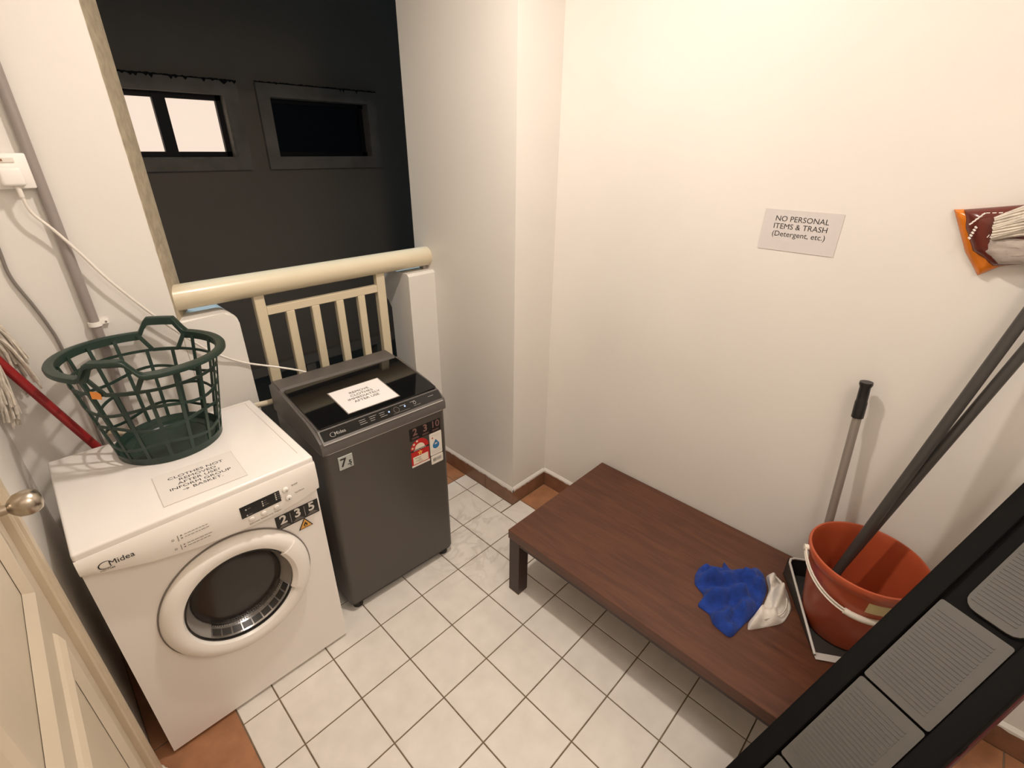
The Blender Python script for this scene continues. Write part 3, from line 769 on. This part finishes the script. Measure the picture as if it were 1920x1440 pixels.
# ------------------------------------------------------------------ washing machine
wm = thing('washing_machine', 'dark grey top loading washing machine with a black glass lid', 'washing machine', (0.604, 0.1125, 0), -0.046)
HWX = 0.254
def rprism(y0, y1, z0, z1, r, sx=HWX, bev=0.004):
    b_ = bm_new(); add_prism(b_, rounded(-sx, y0, sx, y1, r, 6), z1-z0, lambda a, c, d: (a, c, z0+d)); return b_
obj('cabinet', rprism(0.0, 0.445, 0.045, 0.763, 0.024), M['graphite'], wm, 40)
obj('base_trim', rprism(0.004, 0.44, 0.034, 0.0455, 0.024, HWX-0.004), M['black'], wm, 40)
for sx in (-1, 1):
    for yy_ in (0.035, 0.40):
        obj('foot', lathe([(0, 0), (0.021, 0), (0.021, 0.016), (0.014, 0.02), (0.014, 0.036), (0, 0.036)], 20), M['black'], wm, 40, mx=T((sx*0.215, yy_, 0)))
# top cover: side profile extruded across and rounded at the outer edges
prof = [(-0.002, 0.768), (-0.003, 0.806), (0.004, 0.812), (0.036, 0.843), (0.10, 0.852), (0.345, 0.876), (0.352, 0.889), (0.43, 0.892), (0.447, 0.885), (0.447, 0.768)]
b = bm_new(); add_prism(b, prof, 2*HWX, lambda a, c, d: (-HWX+d, a, c))
ed = [e for e in b.edges if abs(abs(e.verts[0].co.x)-HWX) < 1e-5 and abs(e.verts[0].co.x-e.verts[1].co.x) < 1e-6 and min(e.verts[0].co.z, e.verts[1].co.z) > 0.769]
bmesh.ops.bevel(b, geom=ed, offset=0.010, segments=3, affect='EDGES', clamp_overlap=True)
obj('top_cover', b, M['graphite2'], wm, 35)
b = rprism(0.001, 0.444, 0.762, 0.7685, 0.022, HWX-0.0015); obj('seam', b, M['silverink'], wm, 40)
b = bm_new(); add_box(b, (-HWX+0.012, -0.0042, 0.8065), (HWX-0.012, -0.001, 0.8085)); obj('edge_highlight', b, M['silverink'], wm)  # highlight along the top front edge, painted as a silver strip
LS = math.atan2(0.876-0.843, 0.345-0.036)
def lid_mx(x, y, lift=0.0): return T((x, y, 0.8445 + (y-0.036)*math.tan(LS) + lift)) @ RotX(LS)
b = bm_new(); add_prism(b, rounded(-0.236, -0.152, 0.244, 0.152, 0.010, 4), 0.006, lambda a, c, d: (a, c, d))
obj('lid', b, M['glassblack'], wm, 40, mx=lid_mx(0, 0.190, 0.0))
CS = math.atan2(0.031, 0.032)
def ctl_mx(x, u, lift=0.0008): return T((x, 0.004+0.032*u, 0.812+0.031*u)) @ RotX(CS) @ T((0, 0, lift))
b = bm_new(); add_prism(b, rounded(-0.238, -0.019, 0.246, 0.019, 0.003, 3), 0.001, lambda a, c, d: (a, c, d)); cp = obj('control_panel', b, M['glassblack'], wm, mx=ctl_mx(0, 0.5, 0.0))
text('Midea', 0.017, M['dimsilver'], cp, ctl_mx(-0.175, 0.42, 0.0013), bold=0.0002)
b = bm_new()
for (o1, i1), (o2, i2) in zip(rg, rg[1:]): b.faces.new([b.verts.new((p[0]*0.75, p[1]*0.75, 0.0)) for p in (o1, o2, i2, i1)])
obj('logo_ring', b, M['dimsilver'], cp, mx=ctl_mx(-0.2, 0.42, 0.0014))
b = bm_new()
for x0, n_ in ((-0.10, 2), (-0.06, 2), (-0.02, 2), (0.065, 1), (0.11, 1)):
    for k in range(3 if n_ == 2 else 1):
        l_ = R.uniform(0.018, 0.03); y0 = 0.008-0.0075*k
        add_box(b, (x0, y0, 0), (x0+l_, y0+0.0018, 0.0002))
add_box(b, (0.19, 0.004, 0), (0.215, 0.0058, 0.0002)); add_box(b, (0.03, -0.013, 0), (0.10, -0.0122, 0.0002)); add_box(b, (0.12, -0.010, 0), (0.15, -0.0088, 0.0002))
tag(obj('panel_print', b, M['dimsilver'], cp, mx=ctl_mx(0, 0.5, 0.0013)), None, None, None, 'stuff')
for x in (0.018, 0.085): obj('indicator', lathe([(0, 0.0004), (0.0032, 0.0004), (0.0032, 0)], 12), M['led'], cp, mx=ctl_mx(x, 0.55, 0.0013))
obj('dial_mark', ring_bm(0.0105, 0.0113, 0.0003, 28), M['greyink'], cp, mx=ctl_mx(0.048, 0.5, 0.0013))
obj('start_button', ring_bm(0.0050, 0.0060, 0.0003, 20), M['silverink'], cp, mx=ctl_mx(0.128, 0.55, 0.0013))
WF = lambda x, z, lift=0.0: T((x, -0.0004-lift, z)) @ RotX(PI/2)
b = box((-0.0265, -0.0265, 0), (0.0265, 0.0265, 0.004), 0.001, 1); bd = obj('capacity_badge', b, M['badge'], wm, mx=WF(-0.180, 0.7135)); tag(bd, 'square silver badge')
text('7', 0.047, M['ink'], bd, WF(-0.1895, 0.7145, 0.0045), bold=0.0008); text('.5', 0.024, M['ink'], bd, WF(-0.1675, 0.708, 0.0045), bold=0.0006); text('kg', 0.008, M['ink'], bd, WF(-0.164, 0.696, 0.0045))
b = bm_new(); add_box(b, (-0.072, -0.027, 0), (0.072, 0.027, 0.0006)); st = obj('sticker', b, M['black'], wm, mx=WF(0.152, 0.708))
for k, s in enumerate(('2', '3', '10')):
    text(s, 0.042, M['dullpink'], st, WF(0.105+0.047*k, 0.715, 0.0009), bold=0.0012 if k < 2 else 0.0003)
    for q in range(2):
        bb = bm_new(); add_box(bb, (-0.015, -0.0008, 0), (0.015, 0.0008, 0.0002)); obj('small_print', bb, M['dullpink'], st, mx=WF(0.105+0.047*k, 0.692-0.004*q, 0.0008))
# red energy label
b = bm_new(); hp = [(-0.042, -0.060), (0.042, -0.060)] + [(0.042*math.cos(math.radians(a)), 0.018+0.042*math.sin(math.radians(a))) for a in range(0, 181, 15)]
add_prism(b, hp, 0.0005, lambda a, c, d: (a, c, d)); en = obj('energy_label', b, M['red'], wm, mx=WF(0.121, 0.619)); tag(en, 'red star rated energy label')
b = bm_new(); add_prism(b, [(0.023*math.cos(math.radians(a)), 0.023*math.sin(math.radians(a))) for a in range(0, 181, 15)], 0.0003, lambda a, c, d: (a, c, d)); obj('half_disc', b, M['cream'], en, mx=WF(0.121, 0.637, 0.0006))
b = bm_new(); add_box(b, (-0.042, -0.005, 0), (0.042, 0.003, 0.0003)); obj('black_band', b, M['ink'], en, mx=WF(0.121, 0.634, 0.0007))
def star(r): return [((r if k % 2 == 0 else r*0.42)*math.cos(math.radians(90+36*k)), (r if k % 2 == 0 else r*0.42)*math.sin(math.radians(90+36*k))) for k in range(10)]
for a in (30, 62, 95): pass
for a in (170, 140, 108): b = bm_new(); add_prism(b, star(0.0068), 0.0003, lambda u, c, d: (u, c, d)); obj('star', b, M['cream'], en, mx=WF(0.121+0.033*math.cos(math.radians(a)), 0.641+0.032*math.sin(math.radians(a)), 0.0006))
b = bm_new(); add_prism(b, star(0.012), 0.0003, lambda u, c, d: (u, c, d)); obj('star', b, M['yellow'], en, mx=WF(0.121, 0.616, 0.0006))
b = bm_new(); add_prism(b, star(0.005), 0.0003, lambda u, c, d: (u, c, d)); obj('star', b, M['red'], en, mx=WF(0.121, 0.616, 0.001))
b = bm_new(); add_box(b, (-0.034, -0.018, 0), (0.036, 0.016, 0.0003)); obj('value_box', b, M['cream'], en, mx=WF(0.121, 0.588, 0.0006))
b = bm_new(); add_box(b, (-0.042, -0.005, 0), (0.042, 0.0035, 0.0003)); obj('white_strip', b, M['labwhite'], en, mx=WF(0.121, 0.563, 0.0006))
b = bm_new()
for q, (x0, l_) in enumerate(((-0.028, 0.03), (-0.01, 0.012), (-0.022, 0.026), (-0.01, 0.02))): add_box(b, (x0, 0.006-0.007*q, 0), (x0+l_, 0.008-0.007*q, 0.0002))
obj('small_print', b, M['greyink'], en, mx=WF(0.121, 0.589, 0.001))
text('TENAGA ENERGY', 0.0075, M['labwhite'], en, WF(0.121, 0.633, 0.0011))
# white water label and bar code strip
b = bm_new(); add_prism(b, rounded(-0.029, -0.052, 0.029, 0.052, 0.004, 2), 0.0005, lambda a, c, d: (a, c, d)); wl = obj('water_label', b, M['labwhite'], wm, mx=WF(0.197, 0.626)); tag(wl, 'white label with a blue drop')
dp = [(0, 0.024)] + [(0.016*math.cos(math.radians(a)), -0.004+0.016*math.sin(math.radians(a))) for a in range(35, -216, -15)]
b = bm_new(); add_prism(b, dp, 0.0003, lambda a, c, d: (a, c, d)); obj('drop', b, M['bluedrop'], wl, mx=WF(0.197, 0.622, 0.0006))
b = bm_new(); add_box(b, (-0.006, -0.003, 0), (0.006, 0.004, 0.0002)); obj('drop_shine', b, M['silverink'], wl, mx=WF(0.197, 0.625, 0.001))
b = bm_new()
for q in range(3):
    x_ = -0.024
    while x_ < 0.02:
        l_ = R.uniform(0.003, 0.009); add_box(b, (x_, -0.031-0.006*q, 0), (x_+l_, -0.0275-0.006*q, 0.0002)); x_ += l_+0.002
for q in range(2): add_box(b, (-0.015+0.01*q, 0.040-0.006*q, 0), (0.02, 0.043-0.006*q, 0.0002))
obj('small_print', b, M['tape'], wl, mx=WF(0.197, 0.626, 0.0006))
obj('red_dot', lathe([(0, 0.0003), (0.0035, 0.0003), (0.0035, 0)], 10), M['red'], wl, mx=WF(0.182, 0.655, 0.0006))
b = bm_new(); add_prism(b, rounded(-0.029, -0.0205, 0.029, 0.0205, 0.004, 2), 0.0005, lambda a, c, d: (a, c, d)); bl = obj('serial_label', b, M['labwhite'], wm, mx=WF(0.1985, 0.5505)); tag(bl, 'small white bar code label')
b = bm_new(); x_ = -0.021
while x_ < 0.021:
    l_ = R.uniform(0.0006, 0.002); add_box(b, (x_, -0.008, 0), (x_+l_, 0.008, 0.0002)); x_ += l_+R.uniform(0.0006, 0.0016)
obj('bars', b, M['greyink'], bl, mx=WF(0.1985, 0.5505, 0.0006))
# plug lead from the wall socket to the back of the machine
inv = (T((0.604, 0.1125, 0)) @ RotZ(-0.046)).inverted()
obj('plug', wp, M['whitep'], wm, 40, mx=inv @ T((-0.106, YB, 1.638)))
cd = [(-0.104, 0.650, 1.606), (-0.103, 0.650, 1.575), (-0.096, 0.655, 1.535), (-0.066, 0.658, 1.487), (-0.028, 0.66, 1.417), (0.021, 0.66, 1.32), (0.111, 0.664, 1.178), (0.20, 0.672, 1.062), (0.26, 0.678, 1.0), (0.341, 0.69, 0.941), (0.454, 0.66, 0.895), (0.525, 0.60, 0.872), (0.56, 0.567, 0.84)]
obj('power_cord', tube([inv @ p for p in smooth_path(cd, 8)], 0.0042, 8), M['wcord'], wm, 60)
obj('cord_sleeve', tube([inv @ Vector(p) for p in ((-0.104, 0.650, 1.608), (-0.1035, 0.650, 1.577))], 0.006, 10), M['wcord'], wm, 40)
obj('inlet_hose', tube([inv @ p for p in smooth_path([(0.40, 0.575, 0.80), (0.36, 0.60, 0.79), (0.29, 0.64, 0.77), (0.2, 0.65, 0.70)], 6)], 0.011, 12), M['beigepipe'], wm, 50)
lm = T((0.604, 0.1125, 0)) @ RotZ(-0.046) @ lid_mx(0.0, 0.150, 0.0062)
q = lm.copy(); ctr = Vector((0.5985, 0.2600, 0)); loc = inv @ ctr
notice('paper_notice', 'white laminated notice on the black washer lid saying remove clothes', T((0.604, 0.1125, 0)) @ RotZ(-0.046) @ lid_mx(loc.x, loc.y, 0.0064), 0.204, 0.163,
       'REMOVE\nCLOTHES\nIMMEDIATELY\nAFTER USE', 0.0190, 0.004, M['paper'], 1.12, inkm='cord', yoff=0.006, xs=1.12)

# ------------------------------------------------------------------ coffee table
TX0, TX1, TY0, TY1, TZ = 0.883, 1.538, -1.455, -0.232, 0.33
tb = thing('coffee_table', 'low dark mahogany wooden table against the cream wall', 'table', ((TX0+TX1)/2, (TY0+TY1)/2, 0))
mt_ = T((-(TX0+TX1)/2, -(TY0+TY1)/2, 0))
obj('tabletop', box((TX0, TY0, 0.288), (TX1, TY1, TZ), 0.0018, 1), M['wood'], tb, mx=mt_)
b = bm_new(); e = 0.006
for lo, hi in (((TX0+e, TY0+e), (TX0+e+0.02, TY1-e)), ((TX1-e-0.02, TY0+e), (TX1-e, TY1-e)), ((TX0+e, TY1-e-0.02), (TX1-e, TY1-e)), ((TX0+e, TY0+e), (TX1-e, TY0+e+0.02))):
    add_box(b, (lo[0], lo[1], 0.270), (hi[0], hi[1], 0.2879))
obj('apron', b, M['woodside'], tb, mx=mt_)
for x in (TX0+0.004, TX1-0.059):
    for y in (TY0+0.004, TY1-0.059):
        lg = obj('leg', box((x, y, 0.003), (x+0.055, y+0.055, 0.2879), 0.001, 1), M['woodside'], tb, mx=mt_)
        obj('foot_pad', box((x+0.001, y+0.001, 0), (x+0.054, y+0.054, 0.0032)), M['glide'], lg, mx=mt_)

# ------------------------------------------------------------------ cloths
def cloth(name, label, outline, h, mt, z0, seed, holes=None):
    rr = random.Random(seed)
    pts = [Vector((x, y)) for x, y in outline]
    cen = sum(pts, Vector((0, 0))) / len(pts)
    # dense closed outline
    dense = []
    for i in range(len(pts)):
        a, c = pts[i], pts[(i+1) % len(pts)]
        for k in range(6): dense.append(a.lerp(c, k/6))
    for _ in range(2): dense = [(dense[i-1] + dense[i]*2 + dense[(i+1) % len(dense)])/4 for i in range(len(dense))]
    n = len(dense); rings = 16; b = bm_new(); rows = []
    folds = [(rr.uniform(0, PI), rr.uniform(45, 130), rr.uniform(0, 6), rr.uniform(0.12, 0.30)) for _ in range(7)]
    def hh(p, t):
        v = 0.55
        for an, fr, ph, am in folds: v += am*math.sin((p.x*math.cos(an)+p.y*math.sin(an))*fr + ph + 1.2*math.sin(p.y*40+ph))
        edge = 1-t**5
        return max(0.004, h*edge*max(0.12, v) + 0.004)
    for q in range(rings+1):
        t = q/rings
        row = []
        for p in dense:
            s = cen.lerp(p, t); row.append(b.verts.new((s.x, s.y, z0+hh(s, t))))
        rows.append(row)
    rows.append([b.verts.new((p.x, p.y, z0)) for p in dense])
    for a, c in zip(rows, rows[1:]):
        for k in range(n): b.faces.new((a[k], a[(k+1) % n], c[(k+1) % n], c[k]))
    bmesh.ops.remove_doubles(b, verts=rows[0], dist=1e-4)
    o = obj(name, b, mt, None, 75); return tag(o, label, 'cloth')
blue_out = [(1.150, -0.892), (1.190, -0.874), (1.240, -0.870), (1.275, -0.900), (1.290, -0.932), (1.322, -0.922), (1.302, -0.955), (1.325, -1.003), (1.362, -1.008), (1.383, -1.024), (1.366, -1.052), (1.305, -1.084), (1.236, -1.092), (1.175, -1.090), (1.112, -1.078), (1.028, -1.068), (1.040, -1.005), (1.070, -0.982), (1.072, -0.937), (1.128, -0.938)]
cloth('cleaning_cloth', 'crumpled bright blue microfibre cloth lying on the wooden table', blue_out, 0.046, M['blue'], TZ+0.0005, 4)
rag_out = [(1.312, -1.088), (1.366, -1.058), (1.396, -1.074), (1.378, -1.112), (1.340, -1.140), (1.282, -1.170), (1.205, -1.168), (1.135, -1.122), (1.098, -1.094), (1.128, -1.085), (1.178, -1.096), (1.238, -1.097)]
rg_ = cloth('rag', 'crumpled off-white rag tucked beside the blue cloth on the table', rag_out, 0.044, M['rag'], TZ+0.0005, 9)
bm = bm_new(); hem = []
for p in smooth_path([(1.362, -1.072, 0.3585), (1.352, -1.098, 0.360), (1.322, -1.125, 0.360), (1.270, -1.152, 0.357), (1.215, -1.153, 0.354), (1.160, -1.120, 0.350)], 6): hem.append(p)
obj('hem', tube(hem, 0.0028, 6), M['rag'], rg_, 60)

# ------------------------------------------------------------------ dustpan with long handle
u = Vector((-0.845, -0.535, 0)).normalized(); v = Vector((0.535, -0.845, 0)).normalized()
P0 = Vector((1.425, -1.098, TZ))       # back corner of the pan at its rim
dp_ = thing('dustpan', 'black dustpan with a grey upright handle lying under the red bucket', 'dustpan', P0)
LP, WP = 0.325, 0.285
def L(a, c, z): return u*a + v*c + Vector((0, 0, z))
bm = bm_new()
def quad(*p): bm.faces.new([bm.verts.new(q_) for q_ in p])
def hz(a): return 0.078 - 0.068*(a/LP)
add_box(bm, (0, 0, 0.0005), (LP, WP, 0.0035))
for v_ in bm.verts: v_.co = u*v_.co.x + v*v_.co.y + Vector((0, 0, v_.co.z))
def wallp(bm, a0, c0, a1, c1, t, inward):
    ih = inward
    q = []
    for (a, c) in ((a0, c0), (a1, c1)):
        for off in (0, t):
            for z in (0.0005, hz(a)): q.append(bm.verts.new(L(a+ih[0]*off, c+ih[1]*off, z)))
    for f in ((0,1,3,2),(4,6,7,5),(0,4,5,1),(2,3,7,6),(0,2,6,4),(1,5,7,3)): bm.faces.new([q[i] for i in f])
wallp(bm, 0, 0, LP, 0, 0.003, (0, 1)); wallp(bm, 0, WP, LP, WP, 0.003, (0, -1)); wallp(bm, 0, 0, 0, WP, 0.003, (1, 0))
obj('pan', bm, M['greyplas'], dp_)
rim = [L(LP, 0, hz(LP)), L(0.02, 0, hz(0.02)), L(0.006, 0.006, hz(0)), L(0, 0.02, hz(0)), L(0, WP-0.02, hz(0)), L(0.02, WP, hz(0)), L(LP, WP, hz(LP))]
tag(obj('rim', tube(rim, 0.0042, 8), M['rimgrey'], dp_, 60), 'pale grey rolled rim')
b = bm_new(); add_prism(b, [(LP-0.012, 0), (LP+0.012, 0), (LP+0.012, WP), (LP-0.012, WP)], 0.0012, lambda a, c, d: L(a, c, 0.0038+d)); tag(obj('lip', b, M['rimgrey'], dp_), 'pale grey front lip')
hb = Vector((1.463, -1.180, TZ+0.085)); ht = Vector((1.497, -1.137, 0.976)); hg = Vector((1.5, -1.129, 1.087))
obj('handle', tube([hb-P0, ht-P0], 0.0125, 16), M['alu'], dp_, 40)
ax = (hg-ht).normalized()
obj('grip', tube([ht-P0-ax*0.005, ht-P0+ax*0.045, ht-P0+ax*0.05, ht-P0+ax*0.095, hg-P0-ax*0.008, hg-P0], 0.016, 18, radii=[0.0165, 0.0165, 0.0150, 0.0145, 0.0180, 0.0175]), M['black'], dp_, 40)
obj('handle_socket', tube([hb-P0+Vector((0, 0, -0.07)), hb-P0+Vector((0.001, 0.001, 0.06))], 0.0155, 14), M['greyplas'], dp_, 40)

# ------------------------------------------------------------------ bucket
BC = Vector((1.338, -1.297, TZ+0.006))
bu = thing('bucket', 'terracotta red plastic bucket with a white handle standing on the table', 'bucket', BC)
HB = 0.282
prof = [(0, 0), (0.108, 0), (0.112, 0.004), (0.146, HB-0.03), (0.150, HB-0.030), (0.1535, HB-0.026), (0.1565, HB-0.006), (0.1545, HB), (0.149, HB+0.001), (0.1465, HB-0.004), (0.142, HB-0.03), (0.1085, 0.008), (0, 0.006)]
obj('body', lathe(prof, 72), M['bucket'], bu, 40)
ea = Vector((0.407, -0.913, 0)); eo = Vector((-0.913, -0.407, 0)); zc = HB-0.016
al = math.radians(35); arc = []
for k in range(33):
    t = PI*k/32
    arc.append(ea*(-0.163*math.cos(t)) + (eo*math.cos(al) - Vector((0, 0, math.sin(al))))*(0.170*math.sin(t)) + Vector((0, 0, zc)))
b = bm_new(); rows = []
for i, p in enumerate(arc):
    t = (arc[min(i+1, 32)]-arc[max(i-1, 0)]).normalized(); nn = Vector((p.x, p.y, 0)).normalized(); s = t.cross(nn).normalized(); nn = s.cross(t)
    rows.append([b.verts.new(p + s*a + nn*c) for a, c in ((-0.006, -0.0015), (0.006, -0.0015), (0.006, 0.0035), (0.0045, 0.0035), (0.003, 0.001), (-0.003, 0.001), (-0.0045, 0.0035), (-0.006, 0.0035))])
for a, c in zip(rows, rows[1:]):
    for q in range(8): b.faces.new((a[q], a[(q+1) % 8], c[(q+1) % 8], c[q]))
b.faces.new(rows[0][::-1]); b.faces.new(rows[-1])
bail = obj('bail', b, M['bail'], bu, 40); tag(bail, 'ivory channel handle hanging down in front')
obj('grip', tube([p + Vector((p.x, p.y, 0)).normalized()*0.001 for p in arc[12:21]], 0.0095, 12), M['bail'], bail, 40)
for s in (-1, 1):
    obj('ear', tube([ea*(s*0.150)+Vector((0, 0, zc)), ea*(s*0.168)+Vector((0, 0, zc))], 0.009, 14), M['bail'], bu, 40)
b = bm_new(); cols = []
for k in range(9):
    a = math.radians(196 + 24*k/8); cols.append([b.verts.new((r_*math.cos(a), r_*math.sin(a), z_)) for r_, z_ in ((0.1388, 0.197), (0.1447, 0.238))])
for a, c in zip(cols, cols[1:]): b.faces.new((a[0], c[0], c[1], a[1]))
lb = obj('label', b, M['yellowlab'], bu); tag(lb, 'small peeling yellow label')

# ------------------------------------------------------------------ dark poles leaning out of the bucket
def pole(label, a, c, r_):
    a = Vector(a); c = Vector(c)
    o = thing('broom_pole', label, 'pole', a, 0, 'dark grey poles in the red bucket')
    obj('shaft', tube([(0, 0, 0), (c-a)], r_, 18), M['darkpole'], o, 40)
    d = (c-a).normalized()
    obj('end_cap', tube([(c-a)-d*0.03, (c-a)+d*0.002], r_+0.001, 18), M['black'], o, 40)
    return o
pole('upper of two dark grey poles leaning out of the red bucket', (1.345, -1.216, TZ+0.0155), (1.5320, -1.4519, 1.7947), 0.0135)
pole('lower of two dark grey poles leaning out of the red bucket', (1.3779, -1.2123, TZ+0.0155), (1.5320, -1.5229, 1.8238), 0.0130)

# ------------------------------------------------------------------ packaged mop refill hanging at the right
pk = thing('mop_refill_pack', 'orange and maroon bag of white cotton mop refill hanging on the cream wall', 'packet', (XR-0.002, -1.30, 1.50))
def PW(y, z, d): return Vector((-d, y+1.30, z-1.50))
def puff(name, poly, mt, d0, d1, parent=pk, inset=0.010, sm=50):
    b_ = bm_new(); c_ = Vector((sum(p[0] for p in poly)/len(poly), sum(p[1] for p in poly)/len(poly)))
    dn = []
    for i in range(len(poly)):
        p, q = Vector(poly[i]), Vector(poly[(i+1) % len(poly)])
        for k in range(5): dn.append(p.lerp(q, k/5))
    rows = []
    for t, dd in ((1.0, d0), (0.97, d0+(d1-d0)*0.25), (0.86, d0+(d1-d0)*0.7), (0.6, d0+(d1-d0)*0.95), (0.3, d1)):
        rows.append([b_.verts.new(PW(*(c_.lerp(p, t)), dd + 0.0012*math.sin(k*1.9+t*9)*(1 if t < 1 else 0))) for k, p in enumerate(dn)])
    n_ = len(dn)
    for a, c in zip(rows, rows[1:]):
        for k in range(n_): b_.faces.new((a[k], a[(k+1) % n_], c[(k+1) % n_], c[k]))
    b_.faces.new(rows[-1]); bk_ = [b_.verts.new(PW(p.x, p.y, d0-0.001)) for p in dn]
    for k in range(n_): b_.faces.new((rows[0][k], rows[0][(k+1) % n_], bk_[(k+1) % n_], bk_[k]))
    b_.faces.new(bk_)
    return obj(name, b_, mt, parent, sm)
obj_or = puff('orange_film', [(-1.172, 1.577), (-1.232, 1.583), (-1.30, 1.592), (-1.375, 1.615), (-1.375, 1.48), (-1.30, 1.452), (-1.268, 1.424), (-1.226, 1.478)], M['pkorange'], 0.002, 0.026)
bag = puff('printed_film', [(-1.192, 1.579), (-1.300, 1.599), (-1.375, 1.612), (-1.375, 1.474), (-1.34, 1.466), (-1.288, 1.452), (-1.238, 1.484), (-1.208, 1.535)], M['pkmaroon'], 0.012, 0.044)
cw = puff('clear_window', [(-1.256, 1.520), (-1.30, 1.530), (-1.375, 1.525), (-1.375, 1.478), (-1.345, 1.470), (-1.297, 1.462), (-1.262, 1.488)], M['pkclear'], 0.034, 0.050)
b = bm_new()
for k in range(15):
    t = k/14
    a = Vector((-1.255-0.010*t, 1.566-0.050*t)); c = Vector((-1.375-0.01*t, 1.640-0.075*t))
    pts = []
    for q in range(7):
        s = q/6; p = a.lerp(c, s); pts.append(PW(p.x, p.y+0.004*math.sin(s*4+k), 0.046+0.018*math.sin(PI*(0.15+0.7*t))*(0.4+0.6*s)))
    add_tube(b, pts, 0.0042, 6)
cb = obj('cotton_strands', b, M['cotton'], pk, 60); tag(cb, 'white cotton strands bulging from the bag', None, None, 'stuff')
b = tube([PW(-1.335+0.0*k, 1.600-0.008*k, 0.070+0.004*math.sin(k)) for k in range(7)], 0.003, 6); obj('band', b, M['navy'], pk, 60)
b = bm_new(); add_prism(b, [(-1.325, 1.512), (-1.37, 1.515), (-1.37, 1.49), (-1.35, 1.494)], 0.001, lambda a, c, d: PW(a, c, 0.0505+d)); obj('red_print', b, M['pkred'], pk)
b = bm_new()
def stroke(y0, z0, y1, z1, w_, d):
    p = Vector((y0, z0)); q = Vector((y1, z1)); n_ = (q-p).normalized(); s = Vector((-n_.y, n_.x))*w_/2
    b.faces.new([b.verts.new(PW(r_.x, r_.y, d)) for r_ in (p-s, q-s, q+s, p+s)])
for k in range(5): stroke(-1.214-0.004*k, 1.548+0.006*k, -1.219-0.004*k, 1.553+0.006*k, 0.0035, 0.0452)
for k in range(5): stroke(-1.226+0.001*k, 1.545-0.0065*k, -1.231+0.001*k, 1.541-0.0065*k, 0.004, 0.0458)
for k in range(6): stroke(-1.236-0.011*k, 1.577+0.0012*k, -1.243-0.011*k, 1.578+0.0012*k, 0.0022, 0.0455)
for k in range(4): stroke(-1.256-0.005*k, 1.522, -1.258-0.005*k, 1.529+0.002*(k % 2), 0.002, 0.047)
obj('print_marks', b, M['pkwhite'], pk)
obj('nail', tube([PW(-1.36, 1.604, -0.0), PW(-1.36, 1.604, 0.05)], 0.002, 8), M['chrome'], pk)

# ------------------------------------------------------------------ folding step ladder leaning at the right
Fp = Vector((0.344, -1.054, 0.0)); Qp = Vector((1.383, -1.507, 0.983))
d_ = (Qp-Fp).normalized(); wv = Vector((d_.y, -d_.x, 0)).normalized()      # across the ladder, horizontal
if wv.y > 0: wv = -wv
nv = wv.cross(d_).normalized()
if nv.z < 0: nv = -nv
ld = thing('step_ladder', 'black folding step ladder with grey ribbed treads leaning at the right', 'ladder', Fp)
def LL(a, c, h): return d_*a + wv*c + nv*h
def lbox(name, a0, a1, c0, c1, h0, h1, mt, parent=ld, bev=0.0):
    b_ = box((a0, c0, h0), (a1, c1, h1), bev, 2) if bev else box((a0, c0, h0), (a1, c1, h1))
    for q_ in b_.verts: q_.co = LL(*q_.co)
    return obj(name, b_, mt, parent, 40)
LW = 0.240; LA = 1.60
for c0 in (0.0, LW-0.046): lbox('rail', 0.0, LA, c0, c0+0.046, -0.040, 0.006, M['ladblack'], bev=0.006)
lbox('backing', 0.1, LA-0.05, 0.03, LW-0.03, -0.030, -0.014, M['ladblack'])
for a0, a1 in ((0.34, 0.610), (0.616, 0.886), (0.892, 1.150), (1.168, 1.50)):
    b_ = bm_new(); add_prism(b_, rounded(a0, 0.078 if a0 > 1.1 else 0.050, a1, LW-0.048, 0.028 if a0 > 1.1 else 0.006, 4), 0.012, lambda a, c, d: LL(a, c, -0.012+d))
    tr = obj('tread', b_, M['ladgrey'], ld, 40)
    b_ = bm_new(); x_ = a0+0.02
    while x_ < a1-0.02:
        q_ = [LL(a, c, h) for a in (x_, x_+0.004) for c in (0.086 if a0 > 1.1 else 0.058, LW-0.070) for h in (0.0, 0.0016)]
        vs = [b_.verts.new(p) for p in q_]
        for f in ((0,1,3,2),(4,6,7,5),(0,4,5,1),(2,3,7,6),(0,2,6,4),(1,5,7,3)): b_.faces.new([vs[i] for i in f])
        x_ += 0.010
    tag(obj('ribs', b_, M['ladgrey'], tr), None, None, None, 'stuff')
for c0 in (-0.006, LW-0.018): lbox('rear_leg', 0.05, LA-0.15, c0, c0+0.020, -0.075, -0.045, M['ladred'])
for a in (0.25, 0.9): lbox('brace', a, a+0.03, 0.0, LW, -0.060, -0.042, M['ladblack'])
for c0 in (0.0, LW-0.046): lbox('rubber_foot', -0.004, 0.035, c0-0.002, c0+0.048, -0.043, 0.009, M['black'])
for a in (0.68,):
    obj('rivet', tube([LL(a, LW-0.023, 0.005), LL(a, LW-0.023, 0.010)], 0.006, 14), M['brass'], ld, 40)
